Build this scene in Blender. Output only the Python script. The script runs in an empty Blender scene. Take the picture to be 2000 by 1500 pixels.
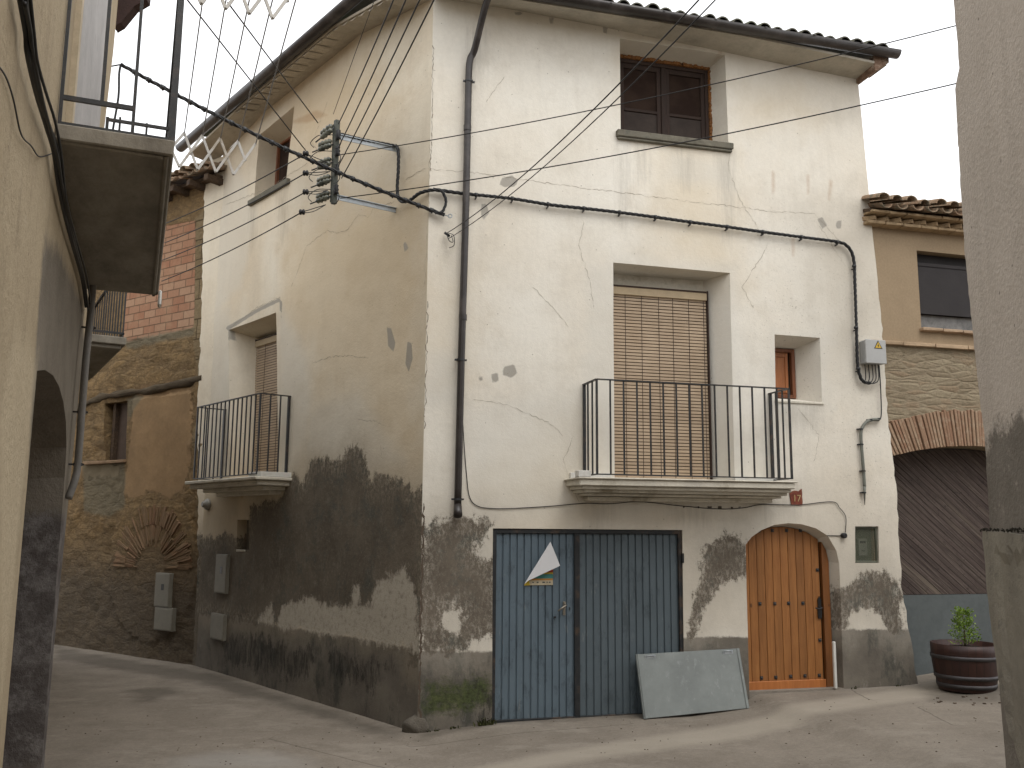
import bpy, bmesh, math, random
import numpy as np
from mathutils import Vector, Matrix, noise
from mathutils.geometry import delaunay_2d_cdt
random.seed(7)
R = math.radians
sc = bpy.context.scene
col = sc.collection

# ---------------------------------------------------------------- camera
cam_d = bpy.data.cameras.new('camera'); cam = bpy.data.objects.new('camera', cam_d); col.objects.link(cam)
cam_d.sensor_width = 36.0; cam_d.lens = 32.513; cam_d.clip_end = 500; cam_d.clip_start = .05
_pi, _ro = R(8.67245), R(0.45867)
_f = Vector((0, math.cos(_pi), math.sin(_pi))); _u = Vector((0, -math.sin(_pi), math.cos(_pi))); _r = Vector((1, 0, 0))
_r2 = _r*math.cos(_ro) + _u*math.sin(_ro); _u2 = -_r*math.sin(_ro) + _u*math.cos(_ro)
M = Matrix((( _r2.x, _u2.x, -_f.x, 0), (_r2.y, _u2.y, -_f.y, 0), (_r2.z, _u2.z, -_f.z, 1.95), (0, 0, 0, 1)))
cam.matrix_world = M
sc.camera = cam
# ---------------------------------------------------------------- world, sun, exposure
w = bpy.data.worlds.new("World"); sc.world = w; w.use_nodes = True
wn = w.node_tree; wn.nodes.clear()
sky = wn.nodes.new('ShaderNodeTexSky'); sky.sky_type = 'NISHITA'; sky.sun_disc = False
sky.sun_elevation = R(58); sky.sun_rotation = R(150); sky.air_density = 1.5; sky.dust_density = 6
hs = wn.nodes.new('ShaderNodeHueSaturation'); hs.inputs['Saturation'].default_value = .10
bg = wn.nodes.new('ShaderNodeBackground'); bg.inputs[1].default_value = .14
wo = wn.nodes.new('ShaderNodeOutputWorld')
mx = wn.nodes.new('ShaderNodeMix'); mx.data_type = 'RGBA'; mx.inputs[0].default_value = .8; mx.inputs[7].default_value = (9.4, 9.5, 9.7, 1)
wn.links.new(sky.outputs[0], hs.inputs['Color']); wn.links.new(hs.outputs[0], mx.inputs[6]); wn.links.new(mx.outputs[2], bg.inputs[0]); wn.links.new(bg.outputs[0], wo.inputs[0])
sd = bpy.data.lights.new('sun', 'SUN'); sd.energy = .6; sd.angle = R(25); sd.color = (1, .96, .9)
sun = bpy.data.objects.new('sun', sd); col.objects.link(sun)
_az, _el = R(150), R(58)
_dir = Vector((math.sin(_az)*math.cos(_el), math.cos(_az)*math.cos(_el), math.sin(_el)))
sun.rotation_euler = _dir.to_track_quat('Z', 'Y').to_euler(); sun.location = (3, -3, 20)
sc.view_settings.view_transform = 'Standard'; sc.view_settings.look = 'None'
sc.view_settings.exposure = 0.5; sc.view_settings.gamma = 1
sc.render.resolution_x = 1024; sc.render.resolution_y = 768
try:
    sc.cycles.max_bounces = 6; sc.cycles.diffuse_bounces = 4
except Exception: pass

# ---------------------------------------------------------------- frames
CX, CY = -0.87865, 9.22065
F1 = (CX, CY, 0, R(14.7605))
F2 = (CX, CY, 0, R(-49.2941))
F3 = (-4.40040, 13.31421, 0, R(-35))
FL = (-.41722, -.16861, 0, R(112.0039))
FR = (1.925, 3.8, 0, R(-102))
F0 = (0, 0, 0, 0)
def fpt(F, x, y, z=0):
    c, s = math.cos(F[3]), math.sin(F[3])
    return (F[0] + c*x - s*y, F[1] + s*x + c*y, F[2] + z)

# ---------------------------------------------------------------- materials
class NT:
    def __init__(s, name):
        s.m = bpy.data.materials.new(name); s.m.use_nodes = True; s.t = s.m.node_tree; s.t.nodes.clear()
        s.out = s.t.nodes.new('ShaderNodeOutputMaterial'); s.b = s.t.nodes.new('ShaderNodeBsdfPrincipled')
        s.t.links.new(s.b.outputs[0], s.out.inputs[0])
        s.tc = s.t.nodes.new('ShaderNodeTexCoord').outputs['Object']
    def put(s, sock, v):
        if v is None: return
        if isinstance(v, bpy.types.NodeSocket): s.t.links.new(v, sock)
        elif isinstance(v, (tuple, list)):
            sock.default_value = (*v, 1) if len(v) == 3 and sock.type == 'RGBA' else v
        else: sock.default_value = v
    def mp(s, scale=(1, 1, 1), rot=(0, 0, 0), loc=(0, 0, 0), v=None):
        n = s.t.nodes.new('ShaderNodeMapping'); s.put(n.inputs[0], v or s.tc)
        n.inputs['Scale'].default_value = scale; n.inputs['Rotation'].default_value = rot; n.inputs['Location'].default_value = loc
        return n.outputs[0]
    def noise(s, scale, detail=4, rough=.6, v=None, dist=0):
        n = s.t.nodes.new('ShaderNodeTexNoise'); s.put(n.inputs['Vector'], v or s.tc)
        n.inputs['Scale'].default_value = scale; n.inputs['Detail'].default_value = detail; n.inputs['Roughness'].default_value = rough
        n.inputs['Distortion'].default_value = dist
        return n.outputs['Fac']
    def vor(s, scale, v=None, feature='F1', out='Distance', rnd=1.):
        n = s.t.nodes.new('ShaderNodeTexVoronoi'); n.feature = feature; s.put(n.inputs['Vector'], v or s.tc)
        n.inputs['Scale'].default_value = scale; n.inputs['Randomness'].default_value = rnd
        return n.outputs[out]
    def wave(s, scale, dist, v=None, direction='X', detail=2, dscale=1):
        n = s.t.nodes.new('ShaderNodeTexWave'); n.bands_direction = direction; s.put(n.inputs['Vector'], v or s.tc)
        n.inputs['Scale'].default_value = scale; n.inputs['Distortion'].default_value = dist; n.inputs['Detail'].default_value = detail
        n.inputs['Detail Scale'].default_value = dscale
        return n.outputs['Fac']
    def math(s, op, a, b=0., clamp=False):
        n = s.t.nodes.new('ShaderNodeMath'); n.operation = op; n.use_clamp = clamp
        s.put(n.inputs[0], a); s.put(n.inputs[1], b); return n.outputs[0]
    def rng(s, v, a, b, c=0., d=1.):
        n = s.t.nodes.new('ShaderNodeMapRange'); s.put(n.inputs[0], v)
        for i, q in enumerate((a, b, c, d)): n.inputs[i+1].default_value = q
        return n.outputs[0]
    def mix(s, f, a, b, mode='MIX'):
        n = s.t.nodes.new('ShaderNodeMix'); n.data_type = 'RGBA'; n.blend_type = mode
        s.put(n.inputs[0], f); s.put(n.inputs[6], a); s.put(n.inputs[7], b); return n.outputs[2]
    def mul(s, c, f):                       # colour times grey factor
        n = s.t.nodes.new('ShaderNodeVectorMath'); n.operation = 'SCALE'; s.put(n.inputs[0], c); s.put(n.inputs['Scale'], f)
        return n.outputs[0]
    def attr(s, name):
        n = s.t.nodes.new('ShaderNodeAttribute'); n.attribute_name = name; return n.outputs['Fac']
    def rand(s):
        return s.t.nodes.new('ShaderNodeObjectInfo').outputs['Random']
    def island(s):
        return s.t.nodes.new('ShaderNodeNewGeometry').outputs['Random Per Island']
    def sep(s, v=None):
        n = s.t.nodes.new('ShaderNodeSeparateXYZ'); s.put(n.inputs[0], v or s.tc); return n.outputs
    def bump(s, h, strength=.3, dist=.01):
        n = s.t.nodes.new('ShaderNodeBump'); n.inputs['Strength'].default_value = strength; n.inputs['Distance'].default_value = dist
        s.put(n.inputs['Height'], h)
        if getattr(s, '_b', None): s.t.links.new(s._b, n.inputs['Normal'])
        s._b = n.outputs[0]; s.t.links.new(s._b, s.b.inputs['Normal'])
    def done(s, color, rough=.85, metal=0, spec=.3):
        s.put(s.b.inputs['Base Color'], color); s.put(s.b.inputs['Roughness'], rough)
        s.b.inputs['Metallic'].default_value = metal; s.b.inputs['Specular IOR Level'].default_value = spec
        return s.m
    def mask(s, name, amp, nz, soft, bias=0.):
        a = s.math('ADD', s.attr(name), s.math('MULTIPLY', s.math('SUBTRACT', nz, .5), amp))
        return s.rng(s.math('ADD', a, bias), -soft, soft)

def simple(name, c, rough=.7, metal=0, var=.25, scale=8, bump=.1, spec=.3, dirt=None, stretch=(1, 1, 1)):
    n = NT(name); v = n.mp(stretch)
    a = n.noise(scale, 5, .65, v); b = n.noise(scale*9, 3, .6, v)
    k = n.math('ADD', n.rng(a, .25, .75, 1-var, 1+var*.6), n.rng(b, .2, .8, -var*.25, var*.25))
    cc = n.mul(c, k)
    if dirt: cc = n.mix(n.rng(n.noise(scale*.5, 6, .7, v), .52, .68), cc, dirt)
    if bump: n.bump(b, bump, .01)
    return n.done(cc, rough, metal, spec)

MT = {}
def plaster(name, base, tint, dark=(.125, .105, .082), seed=0):
    """painted render with damp patches, cement repairs, cement plinth and algae at places of their own"""
    n = NT(name); off = n.mp(loc=(seed, seed*.7, 0))
    big = n.noise(.55, 4, .6, off); med = n.noise(2.3, 5, .65, off); fin = n.noise(22, 4, .7, off); grain = n.noise(110, 3, .6, off)
    run = n.noise(3., 5, .6, n.mp((2.6, 2.6, .35), loc=(seed, 0, 0)))
    rag = n.noise(9, 8, .78, off); ragv = n.noise(9, 6, .75, n.mp((2.2, 2.2, .6)))
    c = n.mix(n.rng(big, .38, .66), base, tint)
    c = n.mix(n.rng(med, .5, .78, 0, .55), c, tuple(k*.86 for k in tint))
    c = n.mix(n.rng(run, .5, .8, 0, .18), c, tuple(k*.62 for k in tint))
    c = n.mul(c, n.rng(fin, .2, .8, .93, 1.05))
    # darker zones low down, under the eaves and elsewhere; soft tint regions
    c = n.mix(n.math('MULTIPLY', n.mask('dark_zone', .8, med, .5), .6), c, tuple(k*.66 for k in tint))
    c = n.mix(n.math('MULTIPLY', n.mask('ochre', .9, med, .35), .45), c, (tint[0]*.95, tint[1]*.86, tint[2]*.70))
    rp = n.mask('repair', .4, med, .09)
    c = n.mix(n.math('MULTIPLY', rp, .45), c, tuple(a*.5+b*.5 for a, b in zip(base, (.50, .49, .45))))
    # run-off streaks
    sk = n.mask('streak', .5, n.noise(16, 6, .75, n.mp((1.6, 1.6, .12), loc=(seed, 2, 2))), .10, -.03)
    c = n.mix(n.math('MULTIPLY', sk, .42), c, tuple(k*.5 for k in tint))
    # rust and soot streaks
    c = n.mix(n.math('MULTIPLY', n.mask('rust', .04, ragv, .02), .4), c, (.34, .19, .09))
    # little dark pocks
    pk = n.rng(n.vor(7.5, n.mp((1, 1, 1), loc=(seed, 1, 2))), .035, .06, 1, 0)
    c = n.mix(n.math('MULTIPLY', pk, .6), c, (.2, .165, .12))
    dens = n.mask('specks', .5, med, .3)
    pk2 = n.math('MULTIPLY', n.rng(n.noise(42, 3, .7), .62, .70), dens)
    c = n.mix(n.math('MULTIPLY', pk2, .55), c, (.19, .16, .12))
    # cement plinth
    pl = n.mask('plinth', .10, rag, .012)
    pc = n.mix(n.rng(med, .35, .65), (.185, .165, .135), (.125, .11, .092))
    pc = n.mix(n.rng(n.noise(1.9, 7, .7, n.mp((1.4, 1.4, .7), loc=(4+seed, 2, 1))), .52, .62, 0, .75), pc, (.058, .060, .052))
    pc = n.mix(n.rng(n.noise(6, 7, .75, n.mp((1.3, 1.3, .6), loc=(9, 3, seed))), .60, .66, 0, .4), pc, (.30, .275, .24))
    c = n.mix(pl, c, pc)
    # damp bare render
    rag2 = n.noise(3.4, 9, .72, n.mp((1.25, 1.25, .75), loc=(seed, 4, 4)))
    rmix = n.math('ADD', n.math('MULTIPLY', rag2, .42), n.math('ADD', n.math('MULTIPLY', ragv, .18), n.math('MULTIPLY', n.noise(13, 9, .8, n.mp(loc=(seed, 1, 6))), .40)))
    flake = n.rng(n.noise(20, 8, .82, n.mp((1.2, 1.2, .7), loc=(seed, 7, 1))), .49, .56, 0, 1)
    near = n.mask('damp', .9, rmix, .16, -.08)
    dm = n.mask('damp', .85, rmix, .022, .012)
    dm = n.math('MULTIPLY', dm, n.math('SUBTRACT', 1., n.math('MULTIPLY', flake, n.math('MULTIPLY', n.math('SUBTRACT', 1., near), .62))))
    dc = n.mix(n.rng(n.noise(1.6, 7, .7, n.mp(loc=(seed, 5, 5))), .35, .68), tuple(k*1.25 for k in dark), tuple(k*.72 for k in dark))
    dc = n.mix(n.rng(n.noise(5, 8, .8, n.mp((1.4, 1.4, .6), loc=(seed, 2, 9))), .54, .68, 0, .5), dc, (.26, .235, .195))
    dc = n.mix(n.rng(fin, .45, .7, 0, .4), dc, tuple(k*1.45 for k in dark))
    dc = n.mix(n.rng(n.noise(3.1, 8, .78, n.mp(loc=(2, seed, 8))), .52, .64, 0, .6), dc, (.075, .085, .075))
    dc = n.mix(n.rng(n.noise(26, 8, .85, n.mp((1.2, 1.2, .8), loc=(seed, 9, 2))), .55, .64, 0, .45), dc, (.33, .30, .25))
    halo = n.mask('damp', .9, rmix, .16, .10)
    c = n.mix(n.math('MULTIPLY', halo, .5), c, tuple(k*.6 for k in tint))
    c = n.mix(dm, c, dc)
    pa = n.mask('pale', .8, rmix, .03)
    pcol = n.mix(n.rng(n.noise(14, 6, .8), .5, .66, 0, .7), (.44, .40, .33), (.2, .175, .14))
    c = n.mix(pa, c, pcol)
    sp = n.mask('cement', .035, rag, .006)
    c = n.mix(n.math('MULTIPLY', sp, .8), c, (.29, .27, .235))
    ms = n.mask('moss', .7, n.noise(9, 8, .82, n.mp((1, 1, 1.5))), .07)
    c = n.mix(n.math('MULTIPLY', ms, .85), c, n.mix(n.rng(fin, .35, .65), (.028, .036, .014), (.085, .105, .035)))
    bl = n.math('MULTIPLY', n.mask('black', 1.1, n.noise(4.5, 9, .8, n.mp((1.3, 1.3, .7), loc=(seed, 3, 3))), .05), n.rng(n.noise(9, 8, .8, n.mp((1.6, 1.6, .35))), .42, .56, .25, 1))
    c = n.mix(n.math('MULTIPLY', bl, .8), c, (.028, .027, .024))
    h = n.math('ADD', n.math('MULTIPLY', fin, .5), n.math('MULTIPLY', grain, .25))
    h = n.math('SUBTRACT', h, n.math('MULTIPLY', dm, .35)); h = n.math('ADD', h, n.math('MULTIPLY', pl, .25))
    h = n.math('ADD', h, n.math('MULTIPLY', n.math('MULTIPLY', dm, rag), .5))
    n.bump(h, .5, .012)
    return n.done(c, .92, 0, .15)

# ---------------------------------------------------------------- mesh helpers
def setup(o, parent=None, F=F0):
    o.matrix_world = Matrix.Translation(Vector(F[:3])) @ Matrix.Rotation(F[3], 4, 'Z')
    if parent is not None:
        o.parent = parent
        o.matrix_parent_inverse = Matrix.Identity(4)
        o.matrix_local = WM[parent.name].inverted() @ (Matrix.Translation(Vector(F[:3])) @ Matrix.Rotation(F[3], 4, 'Z'))
    WM[o.name] = Matrix.Translation(Vector(F[:3])) @ Matrix.Rotation(F[3], 4, 'Z')
WM = {}
def props(o, label=None, cat=None, group=None, kind=None):
    if label: o['label'] = label
    if cat: o['category'] = cat
    if group: o['group'] = group
    if kind: o['kind'] = kind
    return o
def empty(name, loc, label, cat, group=None, rz=0):
    o = bpy.data.objects.new(name, None); col.objects.link(o); o.empty_display_size = .2
    setup(o, None, (*loc, rz)); return props(o, label, cat, group)

class MB:
    def __init__(s): s.v = []; s.f = []; s.mi = []; s.sm = []
    def add(s, vs, fs, mi=0, smooth=False):
        b = len(s.v); s.v += [tuple(q) for q in vs]; s.f += [tuple(b+i for i in f) for f in fs]
        s.mi += [mi]*len(fs); s.sm += [smooth]*len(fs)
    def box(s, x0, x1, y0, y1, z0, z1, mi=0, M=None):
        vs = [(x, y, z) for z in (z0, z1) for y in (y0, y1) for x in (x0, x1)]
        if M is not None: vs = [tuple(M @ Vector(q)) for q in vs]
        s.add(vs, [(0, 2, 3, 1), (4, 5, 7, 6), (0, 1, 5, 4), (2, 6, 7, 3), (0, 4, 6, 2), (1, 3, 7, 5)], mi)
    def prism(s, poly, y0, y1, mi=0):       # poly in (x,z), extruded along y
        k = len(poly)
        if sum(poly[i][0]*poly[(i+1) % k][1]-poly[(i+1) % k][0]*poly[i][1] for i in range(k)) < 0: poly = poly[::-1]
        vs = [(x, y0, z) for x, z in poly] + [(x, y1, z) for x, z in poly]
        s.add(vs, [tuple(range(k)), tuple(range(2*k-1, k-1, -1))] + [(i, i+k, (i+1) % k+k, (i+1) % k) for i in range(k)], mi)
    def bar(s, a, b, w, h=None, mi=0):
        a = Vector(a); b = Vector(b); h = h or w; d = b-a; L = d.length
        q = d.to_track_quat('X', 'Z').to_matrix().to_4x4()
        s.box(0, L, -w/2, w/2, -h/2, h/2, mi, Matrix.Translation(a) @ q)
    def tube(s, pts, r, n=8, mi=0, caps=True):
        P = [Vector(p) for p in pts]; k = len(P)
        rr = r if isinstance(r, (list, tuple)) else [r]*k
        ref = Vector((0, 0, 1)); t0 = (P[1]-P[0]).normalized()
        if abs(t0.dot(ref)) > .9: ref = Vector((1, 0, 0))
        nrm = (ref - t0*ref.dot(t0)).normalized(); vs = []
        for i, p in enumerate(P):
            t = (P[min(i+1, k-1)]-P[max(i-1, 0)]).normalized()
            nrm = (nrm - t*nrm.dot(t)).normalized(); b = t.cross(nrm)
            for j in range(n):
                a = 2*math.pi*j/n; vs.append(p + (nrm*math.cos(a)+b*math.sin(a))*rr[i])
        fs = [(i*n+j, i*n+(j+1) % n, (i+1)*n+(j+1) % n, (i+1)*n+j) for i in range(k-1) for j in range(n)]
        if caps: fs += [tuple(range(n-1, -1, -1)), tuple(range((k-1)*n, k*n))]
        s.add(vs, fs, mi, True)
    def lathe(s, prof, n=24, c=(0, 0, 0), axis='Z', mi=0, smooth=True):
        vs = []
        for r_, h in prof:
            for j in range(n):
                a = 2*math.pi*j/n; x, y = r_*math.cos(a), r_*math.sin(a)
                q = {'Z': (x, y, h), 'Y': (x, h, y), 'X': (h, x, y)}[axis]
                vs.append((c[0]+q[0], c[1]+q[1], c[2]+q[2]))
        k = len(prof)
        fs = [(i*n+j, i*n+(j+1) % n, (i+1)*n+(j+1) % n, (i+1)*n+j) for i in range(k-1) for j in range(n)]
        s.add(vs, fs, mi, smooth)
        s.add(vs[:n], [tuple(range(n-1, -1, -1))], mi); s.add(vs[-n:], [tuple(range(n))], mi)
    def build(s, name, mats, parent=None, F=F0, bevel=0, center=None, jit=0):
        if center is None: center = parent is None
        vs = np.array(s.v, float)
        if jit: vs = vs + np.random.RandomState(3).uniform(-jit, jit, vs.shape)
        if center:
            c = (vs.min(0)+vs.max(0))/2; c[2] = vs[:, 2].min()
            vs = vs - c; w_ = fpt(F, c[0], c[1], c[2]); F = (w_[0], w_[1], w_[2], F[3])
        me = bpy.data.meshes.new(name); me.from_pydata([tuple(q) for q in vs], [], s.f)
        for m in (mats if isinstance(mats, (list, tuple)) else [mats]): me.materials.append(m)
        me.polygons.foreach_set('material_index', s.mi); me.polygons.foreach_set('use_smooth', s.sm)
        bm = bmesh.new(); bm.from_mesh(me)
        if bevel:
            bmesh.ops.bevel(bm, geom=[e for e in bm.edges if e.calc_face_angle(0) > .6], offset=bevel, segments=1, affect='EDGES', clamp_overlap=True)
        bmesh.ops.recalc_face_normals(bm, faces=bm.faces); bm.to_mesh(me); bm.free(); me.update()
        o = bpy.data.objects.new(name, me); col.objects.link(o); setup(o, parent, F); return o

def sdf(P, poly):
    """signed distance, positive inside; P (n,2)"""
    poly = np.array(poly, float); a = poly; b = np.roll(poly, -1, 0)
    d = np.full(len(P), 1e9); ins = np.zeros(len(P), bool)
    for (x0, y0), (x1, y1) in zip(a, b):
        ex, ey = x1-x0, y1-y0; wx, wy = P[:, 0]-x0, P[:, 1]-y0
        t = np.clip((wx*ex+wy*ey)/max(ex*ex+ey*ey, 1e-12), 0, 1)
        d = np.minimum(d, (wx-ex*t)**2+(wy-ey*t)**2)
        cond = ((y0 <= P[:, 1]) & (y1 > P[:, 1])) | ((y1 <= P[:, 1]) & (y0 > P[:, 1]))
        if abs(ey) > 1e-12: ins ^= cond & (P[:, 0] < x0 + wy*ex/ey)
    d = np.sqrt(d); return np.where(ins, d, -d)
def field(P, polys, lim=.6):
    if not polys: return np.full(len(P), -lim)
    return np.clip(np.max([sdf(P, q) for q in polys], 0), -lim, lim)
def circle(x, z, rx, rz, n=12): return [(x+rx*math.cos(i*2*math.pi/n), z+rz*math.sin(i*2*math.pi/n)) for i in range(n)]
def dense(poly, step, closed=True):
    out = []
    k = len(poly)
    for i in range(k if closed else k-1):
        a, b = poly[i], poly[(i+1) % k]; L = math.dist(a, b); m = max(1, int(round(L/step)))
        out += [(a[0]+(b[0]-a[0])*j/m, a[1]+(b[1]-a[1])*j/m) for j in range(m)]
    if not closed: out.append(poly[-1])
    return out
def und(x, z, amp, seed):
    return amp*noise.noise(Vector((x*1.1+seed, z*1.1, seed))) + amp*.35*noise.noise(Vector((x*5+seed, z*5, seed*2)))

def wall(name, F, outline, holes, fields, mat, parent, res=.03, amp=.006, seed=1., disp=None, rim=.25):
    """a wall skin in the (x,z) plane of frame F, y=0, with real openings and their reveals.
    holes: list of (outer polygon, inner polygon or None, depth)"""
    f_ = disp or (lambda x, z: und(x, z, amp, seed))
    rs = np.random.RandomState(int(seed*10)+1)
    ol = dense(outline, res*1.5); hs_ = [dense(h[0], res*1.5) for h in holes]
    xs = [p[0] for p in outline]; zs = [p[1] for p in outline]
    gx = np.arange(min(xs), max(xs), res); gz = np.arange(min(zs), max(zs), res)
    G = np.array([(x, z) for x in gx for z in gz]); G += rs.uniform(-.2, .2, G.shape)*res
    keep = sdf(G, outline) > res*.5
    for h in holes: keep &= sdf(G, h[0]) < -res*.5
    G = G[keep]
    pts = [Vector(p) for p in ol]; edges = [(i, (i+1) % len(ol)) for i in range(len(ol))]
    for h in hs_:
        b = len(pts); pts += [Vector(p) for p in h]; edges += [(b+i, b+(i+1) % len(h)) for i in range(len(h))]
    pts += [Vector(p) for p in G]
    vo, eo, fo, *_ = delaunay_2d_cdt(pts, edges, [], 0, 1e-6)
    V = np.array([(v.x, v.y) for v in vo]); T = [f for f in fo if len(f) == 3]
    cen = np.array([(V[f[0]]+V[f[1]]+V[f[2]])/3 for f in T])
    ok = sdf(cen, outline) > 0
    for h in holes: ok &= sdf(cen, h[0]) < 0
    faces = []
    for f, k in zip(T, ok):
        if k:
            a, b, c = V[f[0]], V[f[1]], V[f[2]]
            cr = (b[0]-a[0])*(c[1]-a[1])-(b[1]-a[1])*(c[0]-a[0])
            faces.append(tuple(f) if cr > 0 else tuple(f[::-1]))     # normal to -y
    verts = [(x, f_(x, z), z) for x, z in V]
    xz = list(map(tuple, V)); base = len(verts)
    for (outer, inner, depth), hd in zip(holes, hs_):                # reveals
        if depth <= 0: continue
        ind = dense_like(outer, inner or outer, hd)
        steps = max(2, int(depth/.06)); rows = []
        for s_ in range(steps+1):
            t = s_/steps; b = len(verts)
            for (x0, z0), (x1, z1) in zip(hd, ind):
                x, z = x0+(x1-x0)*t, z0+(z1-z0)*t
                verts.append((x, f_(x0, z0)*(1-t)+depth*t, z)); xz.append((x, z))
            rows.append(b)
        k = len(hd)
        sgn = sum(hd[i][0]*hd[(i+1) % k][1]-hd[(i+1) % k][0]*hd[i][1] for i in range(k)) > 0
        for a, b in zip(rows[:-1], rows[1:]):
            for i in range(k):
                j = (i+1) % k; q = (a+i, a+j, b+j, b+i)
                faces.append(q[::-1] if not sgn else q)
    # returns round the outline, to give the wall its thickness
    if rim:
        b = len(verts)
        for x, z in ol: verts.append((x, f_(x, z), z)); xz.append((x, z))
        for x, z in ol: verts.append((x, rim, z)); xz.append((x, z))
        k = len(ol)
        for i in range(k): faces.append((b+i, b+(i+1) % k, b+k+(i+1) % k, b+k+i))
    me = bpy.data.meshes.new(name); me.from_pydata(verts, [], faces); me.materials.append(mat)
    P = np.array(xz)
    for nm, polys in fields.items():
        val = polys(P) if callable(polys) else field(P, polys)
        a = me.attributes.new(nm, 'FLOAT', 'POINT'); a.data.foreach_set('value', np.asarray(val, np.float32))
    me.update()
    o = bpy.data.objects.new(name, me); col.objects.link(o); setup(o, parent, F)
    return o
def dense_like(outer, inner, hd):
    # inner points corresponding to the densified outer ones
    out = []; k = len(outer); n_ = len(hd); i = 0
    for e in range(k):
        a, b = outer[e], outer[(e+1) % k]; c, d = inner[e], inner[(e+1) % k]; L = math.dist(a, b)
        while i < n_:
            p = hd[i]; t = math.dist(a, p)/max(L, 1e-9)
            if t >= 1-1e-6: break
            if abs(math.dist(a, p)+math.dist(p, b)-L) > 1e-5: break
            out.append((c[0]+(d[0]-c[0])*t, c[1]+(d[1]-c[1])*t)); i += 1
    assert len(out) == n_, (len(out), n_)
    return out
def cracks(lines, F, parent, mat, seed, amp=.006, width=.004, name='crack'):
    rs = random.Random(seed)
    for ln in lines:
        mb = MB()
        p = dense(ln, .035, False)
        p = [(x+rs.uniform(-.011, .011), z+rs.uniform(-.011, .011)) for x, z in p]
        for i, ((x0, z0), (x1, z1)) in enumerate(zip(p[:-1], p[1:])):
            wd = width*rs.uniform(.2, 1.1); L = math.dist((x0, z0), (x1, z1)) or 1; nx, nz = -(z1-z0)/L*wd/2, (x1-x0)/L*wd/2
            q = [(x0+nx, z0+nz), (x0-nx, z0-nz), (x1-nx, z1-nz), (x1+nx, z1+nz)]
            mb.add([(x, und(x, z, amp, seed)-.003, z) for x, z in q], [(0, 1, 2, 3)])
        mb.build(name, mat, parent, F, center=False)
def spline(P, n=8):
    P = [Vector(p) for p in P]; out = []
    for i in range(len(P)-1):
        a, b, c, d = P[max(i-1, 0)], P[i], P[i+1], P[min(i+2, len(P)-1)]
        for j in range(n):
            t = j/n; out.append(.5*((2*b)+(c-a)*t+(2*a-5*b+4*c-d)*t*t+(3*b-3*c+d-a)*t**3))
    out.append(P[-1]); return out
def twisted(mb, P, r=.009, k=3, pitch=.22, n=6):
    P = spline(P, 14); acc = 0; phs = [0]
    for a, b in zip(P[:-1], P[1:]): acc += (b-a).length; phs.append(acc)
    for q in range(k):
        pts = []
        for i, p in enumerate(P):
            t = (P[min(i+1, len(P)-1)]-P[max(i-1, 0)]).normalized()
            s_ = Vector((0, 0, 1)).cross(t)
            if s_.length < .1: s_ = Vector((1, 0, 0)).cross(t)
            s_.normalize(); u_ = t.cross(s_); a = phs[i]/pitch*2*math.pi + q*2*math.pi/k
            pts.append(p + (s_*math.cos(a)+u_*math.sin(a))*r*.95)
        mb.tube(pts, r, n)
def clips(mb, P, every, r, ln=.02):
    P = spline(P, 14); acc = every*.5
    for a, b in zip(P[:-1], P[1:]):
        acc += (b-a).length
        if acc > every:
            acc = 0; t = (b-a).normalized(); mb.tube([a-t*ln, a+t*ln], r, 8)
            mb.box(a.x-.006, a.x+.006, a.y-.006, a.y+.006, a.z-r*1.6, a.z+r*1.6)
def L1(pts, off): return [(x, -off, z) for x, z in pts]

# ---------------------------------------------------------------- shared materials
M_front = plaster('whitewashed_plaster', (.75, .712, .63), (.68, .62, .52), seed=1.3)
M_side = plaster('cream_washed_plaster', (.69, .625, .505), (.61, .515, .38), dark=(.125, .105, .08), seed=4.1)
M_crack = simple('crack_brown', (.27, .23, .175), .9, bump=0)  # dull brown of the thin crack ribbons
M_iron = simple('dark_painted_iron', (.022, .024, .026), .45, 0, .5, 20, .15, .5, (.06, .04, .03))
M_cable = simple('black_cable', (.014, .014, .015), .5, 0, .3, 30, 0, .4)
M_wire = simple('weathered_wire', (.022, .020, .019), .6, .2, .3, 12, 0, .4)
M_galv = simple('galvanised_steel', (.38, .41, .43), .5, .35, .25, 7, .1, .5)
M_gutter = simple('brown_black_gutter', (.030, .024, .021), .38, 0, .4, 6, .05, .5, (.06, .05, .045))
M_tile = simple('old_roof_tile', (.23, .15, .10), .9, 0, .5, 5, .4, .2, (.11, .12, .09))
M_mossy_tile = simple('mossy_roof_tile', (.11, .105, .08), .9, 0, .5, 5, .4, .2, (.07, .09, .05))
M_oldwood = simple('old_timber', (.10, .068, .045), .9, 0, .6, 6, .5, .2, (.045, .035, .03), (1, 6, 6))
M_slab = simple('balcony_render', (.62, .58, .49), .9, 0, .25, 5, .3, .15, (.30, .265, .2))
M_sill = simple('grey_stone_sill', (.17, .155, .12), .9, 0, .4, 9, .4, .2, (.09, .09, .075))
M_white = simple('white_plastic', (.62, .61, .57), .45, 0, .1, 6, .03, .4, (.45, .43, .38))
M_black = simple('black_plastic', (.012, .012, .013), .35, 0, .2, 10, 0, .5)

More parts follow.
